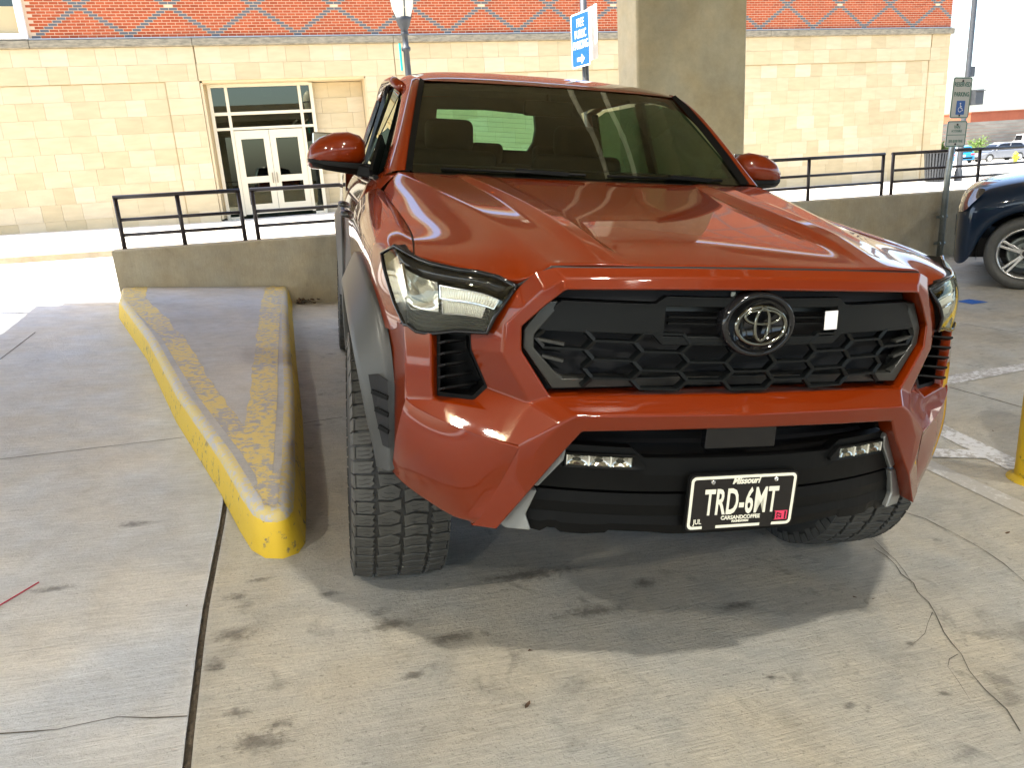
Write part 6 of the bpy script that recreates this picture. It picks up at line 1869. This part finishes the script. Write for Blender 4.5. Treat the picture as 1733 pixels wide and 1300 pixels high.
# ---- interior
b = MB(); b.grid([[(x, 1.30 + .33 * x * x + .02, 1.325) for x in frange(-.75, .75, 8)], [(x, 1.74, 1.36) for x in frange(-.75, .75, 8)], [(x, 2.05, 1.385 - .00 * abs(x)) for x in frange(-.76, .76, 8)], [(x, 2.18, 1.33) for x in frange(-.76, .76, 8)], [(x, 2.22, 1.0) for x in frange(-.76, .76, 8)]]); o = b.build('dashboard', M['dash'], T, smooth=True)
b = MB(); b.box((0, 2.6, .62), (1.6, 2.1, .05)); b.box((0, 1.72, .95), (1.5, .05, .7)); b.build('cab_floor', M['dash'], T)
def seat_obj(x, y, w_, zt):
    se = empty('seat', (0, 0, 0)); se.parent = T
    b = MB(); b.box((x, y, 1.10), (w_, .15, .74), (R(-12), 0, 0)); b.build('backrest', M['seat'], se, bevel=.05, segs=4)
    b = MB(); b.box((x, y - .32, .80), (w_, .55, .16)); b.build('cushion', M['seat'], se, bevel=.05, segs=4)
    b = MB(); b.box((x, y + .09, zt), (.27, .10, .18), (R(-10), 0, 0)); b.build('headrest', M['seat'], se, bevel=.045, segs=4)
    for d in (-.06, .06):
        b = MB(); b.tube([(x + d, y + .09, zt - .15), (x + d, y + .09, zt - .05)], .007, 8); b.build('headrest_post', M['chrome'], se)
seat_obj(-.37, 2.72, .52, 1.54); seat_obj(.37, 2.72, .52, 1.54)
b = MB(); b.box((0, 3.48, 1.08), (1.4, .16, .66), (R(-10), 0, 0)); b.build('rear_bench', M['seat'], T, bevel=.05, segs=4)
for x in (-.42, -.02, .42):
    b = MB(); b.box((x, 3.53, 1.47), (.25 if x != -.02 else .22, .09, .13)); b.build('headrest', M['seat'], T, bevel=.035, segs=4)
b = MB(); b.lathe([(.175 + .014 * math.cos(R(a)), .014 * math.sin(R(a))) for a in range(0, 361, 40)], (0, 0, 0), 28, 'y'); b.box((0, 0, -.02), (.32, .02, .04)); b.box((0, 0, -.09), (.04, .02, .15))
o = b.build('steering_wheel', M['dash'], T, smooth=True); o.location = (.37, 2.24, 1.20); o.rotation_euler = (R(-22), 0, 0)
b = MB(); b.box((0, 2.10, 1.66), (.24, .03, .07)); b.bar((0, 2.10, 1.68), (0, 2.13, 1.76), .02, .03); b.build('rear_view_mirror', M['black'], T, bevel=.015)
# wipers
for x0 in (-.62, .02):
    b = MB(); wy = lambda x: 1.30 + .335 * x * x; b.bar((x0 + .50, wy(x0 + .50) + .0, 1.366), (x0 + .30, wy(x0 + .3) + .02, 1.374), .022, .014); b.tube([(x0 + .02 + .11 * q, wy(x0 + .02 + .11 * q) + .010, 1.366) for q in range(6)], .006, 6); b.build('wiper', M['black'], T)
# ---- wing mirrors
for s in (1, -1):
    mr = empty('wing_mirror', (0, 0, 0)); mr.parent = T
    cap = [
     [(.925,1.84,1.418),(.935,1.79,1.452),(.945,1.775,1.482),(.960,1.785,1.505),(.975,1.84,1.512),(.98,1.90,1.50)],
    ]
    # lofted egg-like housing: rings along x
    rings = []
    for (x, zc_, rz, ry_, yc) in ((.872,1.430,.045,.045,1.86),(.895,1.432,.070,.070,1.86),(.940,1.433,.082,.085,1.855),(1.000,1.427,.082,.090,1.855),(1.060,1.412,.072,.080,1.860),(1.095,1.398,.055,.062,1.868),(1.112,1.385,.028,.035,1.875)):
        r = []
        for k in range(17):
            a = 2 * math.pi * k / 16
            cz_, cy_ = math.sin(a), -math.cos(a)
            yy = yc + ry_ * (cy_ if cy_ < 0 else cy_ * .75); zz = zc_ - .006 + rz * .90 * (abs(cz_) ** .8) * (1 if cz_ > 0 else -1)
            r.append((-x * s, yy, zz))
        rings.append(r)
    b = MB(); b.grid(rings); b.f.append(tuple(range(16))); b.fm.append(0); n = len(b.v); b.f.append(tuple(range(n - 17, n - 1))[::-1]); b.fm.append(0)
    b.build('cap', M['paint'], mr, smooth=True, merge=.0005)
    # black lower shell and arm
    rings = []
    for (x, zt_, zb_, d) in ((.835,1.372,1.318,.045),(.880,1.374,1.322,.055),(.960,1.376,1.330,.088),(1.040,1.380,1.340,.086),(1.090,1.384,1.352,.062),(1.108,1.384,1.366,.036)):
        r = [(-x * s, 1.862 - d, zt_), (-x * s, 1.862 - d - .002, (zt_ + zb_) / 2), (-x * s, 1.862 - d * .6, zb_), (-x * s, 1.862 + d * .6, zb_), (-x * s, 1.862 + d * .8, zt_)]
        rings.append(r + r[:1])
    b = MB(); b.grid(rings); b.f.append(tuple(range(5))); b.fm.append(0)
    b.build('lower_shell', M['black'], mr, merge=.0005, bevel=.008)
    b = MB(); b.bar((-.80 * s, 1.78, 1.335), (-.885 * s, 1.84, 1.345), .09, .05); b.build('arm', M['black'], mr, bevel=.01)
    b = MB(); b.box((-.995 * s, 1.93, 1.435), (.19, .01, .12)); b.build('mirror_glass', M['chrome'], mr, bevel=.01)

# ================================================================== dark blue SUV at the right edge
SV = empty('parked_suv', (7.12, 4.88, gz(6.2, 4.4)), (0, 0, R(130)), label='dark navy SUV with silver five spoke wheel cut by the right edge', cat='SUV')
# local frame: nose towards +x (turned 180 so it points left in the picture); near side is +y; wheel centre at x=0
L_ = 4.7
def prof_s(y_):
    return None
secs = []
ny = .92
body = MB()
# stations along x: (x, half width, z list bottom->top)
stt = [(.665,.30,[.34,.42,.60,.72,.78]),(.66,.55,[.30,.40,.60,.76,.84]),(.635,.76,[.26,.38,.60,.80,.90]),(.585,.86,[.24,.36,.60,.82,.97]),(.49,.905,[.30,.40,.62,.86,1.03]),(.40,.915,[.62,.66,.74,.90,1.065]),(.20,.925,[.77,.79,.84,.96,1.10]),(.0,.93,[.81,.83,.88,1.0,1.125]),(-.2,.93,[.77,.80,.87,1.0,1.14]),(-.40,.925,[.62,.68,.80,1.0,1.155]),(-.48,.92,[.26,.40,.70,1.0,1.16]),(-.62,.92,[.24,.40,.70,1.0,1.17])] + [(x, .92, [.24,.40,.70,1.0,1.17]) for x in (-1.2, -1.8, -2.25)] + [(-2.36,.92,[.62,.68,.80,1.0,1.17]),(-2.72,.925,[.81,.83,.88,1.0,1.17]),(-3.08,.92,[.62,.68,.80,1.0,1.16]),(-3.2,.90,[.3,.4,.7,1.0,1.15]),(-3.6,.86,[.34,.45,.7,1.0,1.13]),(-3.72,.80,[.36,.5,.7,.95,1.08])]
rows_ = []
for (x, w_, zz) in stt:
    r = [(x, w_ - .03 , zz[0]), (x, w_, zz[1]), (x, w_ + .005, zz[2]), (x, w_ - .01, zz[3]), (x, w_ - .06, (zz[3] + zz[4]) / 2 + .01), (x, w_ - .16, zz[4] - .01), (x, w_ * .5, zz[4] + .03), (x, 0, zz[4] + .04)]
    rows_.append(r + [(p[0], -p[1], p[2]) for p in r[::-1][1:]])
body.grid(rows_)
body.f.append(tuple(range(15))); body.fm.append(0)
o = body.build('body', M['navy'], SV, smooth=True); md = o.modifiers.new('sub', 'SUBSURF'); md.levels = 2; md.render_levels = 2
b = MB()
top = [(-.80,1.17),(-1.25,1.55),(-1.35,1.66),(-2.3,1.68),(-3.1,1.60),(-3.62,1.15)]
A = [(x, .80 - (z - 1.15) * .35, z) for x, z in top]; B = [(x, -y, z) for x, y, z in A]; n = len(top)
b.add(A + B, [(i, i + 1, n + i + 1, n + i) for i in range(n - 1)] + [tuple(range(n))[::-1], tuple(range(n, 2 * n))]); b.build('cabin', M['gloss_black'], SV, bevel=.05)
b = MB(); b.grid([[(x, .80 - (z - 1.15) * .35 + .01, z) for x, z in top[1:-1]], [(x, 0, z + .02) for x, z in top[1:-1]], [(x, -(.80 - (z - 1.15) * .35 + .01), z) for x, z in top[1:-1]]]); b.build('roof', M['navy'], SV, smooth=True, solid=.03)
for sy in (1, -1):
    # headlight
    b = MB(); b.grid([[(.575,.885*sy,.80),(.635,.80*sy,.80),(.66,.66*sy,.79)],[(.53,.895*sy,.88),(.60,.82*sy,.90),(.635,.70*sy,.87)],[(.36,.885*sy,1.04),(.50,.83*sy,1.04),(.57,.74*sy,.99)]]); o = b.build('headlight', M['navylens'], SV, smooth=True); md = o.modifiers.new('s', 'SUBSURF'); md.levels = 2; md.render_levels = 2
    b = MB()
    wheel_simple(b, (0, sy * .80, .365), .375, .235)
    for xw in (0, -2.74):
        w = empty('wheel', (0, 0, 0)); w.parent = SV; w.location = (xw, sy * .82, .371)
        b = MB(); b.lathe([(.255,.085),(.27,.11),(.31,.122),(.345,.115),(.366,.09),(.371,.05),(.371,-.10),(.34,-.12),(.255,-.1)], (0,0,0), 48, 'y'); b.v = [(x, y * sy, z) for x, y, z in b.v]; b.build('tyre', M['rubber'], w, smooth=True)
        b = MB(); b.lathe([(.262,.095),(.255,.108),(.240,.100),(.228,.07),(.222,-.06),(.235,-.1)], (0,0,0), 48, 'y'); b.v = [(x, y * sy, z) for x, y, z in b.v]; b.build('rim', M['alloy'], w, smooth=True)
        b = MB(); b.lathe([(0,-.02),(.10,-.02),(.14,.0),(.16,0),(.17,-.02)], (0,0,0), 32, 'y'); b.v = [(x, y * sy, z) for x, y, z in b.v]; b.build('brake_disc', M['galv'], w)
        b = MB(); b.lathe([(0,.105),(.028,.105),(.030,.09),(.0,.09)], (0,0,0), 20, 'y'); b.v = [(x, y * sy, z) for x, y, z in b.v]; b.build('hub_cap', M['bolt'], w)
        b = MB(); b.lathe([(0,.088),(.060,.088),(.072,.07),(.072,.02)], (0,0,0), 24, 'y'); b.v = [(x, y * sy, z) for x, y, z in b.v]; b.build('hub', M['alloy'], w)
        for k in range(5):
            a = R(90 + 72 * k + 8)
            for da in (-.115, .115):
                b = MB()
                p0 = (.045 * math.cos(a + da * 1.6), .082 * sy, .045 * math.sin(a + da * 1.6)); p1 = (.245 * math.cos(a + da), .094 * sy, .245 * math.sin(a + da))
                b.bar(p0, p1, .028, .035, up=(0, 1, 0)); b.build('spoke', M['alloy'], w, bevel=.005)
            b = MB(); a2 = a + R(36); b.lathe([(0,.100*sy),(.008,.100*sy),(.010,.08*sy)], (.052 * math.cos(a2), 0, .052 * math.sin(a2)), 8, 'y'); b.build('wheel_nut', M['bolt'], w)
    b = MB(); b.box((-.72, sy * 1.0, 1.14), (.12, .22, .15)); b.build('wing_mirror', M['navy'], SV, bevel=.04)
    b = MB(); rr = [[(.44 * math.cos(R(a)), y_, .371 + .44 * math.sin(R(a))) for y_ in (sy * .55, sy * .89)] for a in frange(-10, 190, 16)]; b.grid(rr); b.build('arch_liner', M['void'], SV)
    b = MB(); b.box((-1.3, sy * .915, .70), (.012, .012, .8)); b.build('panel_seam', M['seam'], SV)
b = MB(); b.box((-1.4, 0, .40), (4.0, 1.3, .2)); b.build('underbody', M['void'], SV)
b = MB(); b.box((.64, 0, .62), (.06, .7, .26)); b.build('grille', M['black'], SV, bevel=.02)

# ------------------------------------------------------------------ ceiling luminaires are built with the ceiling above; none is in view
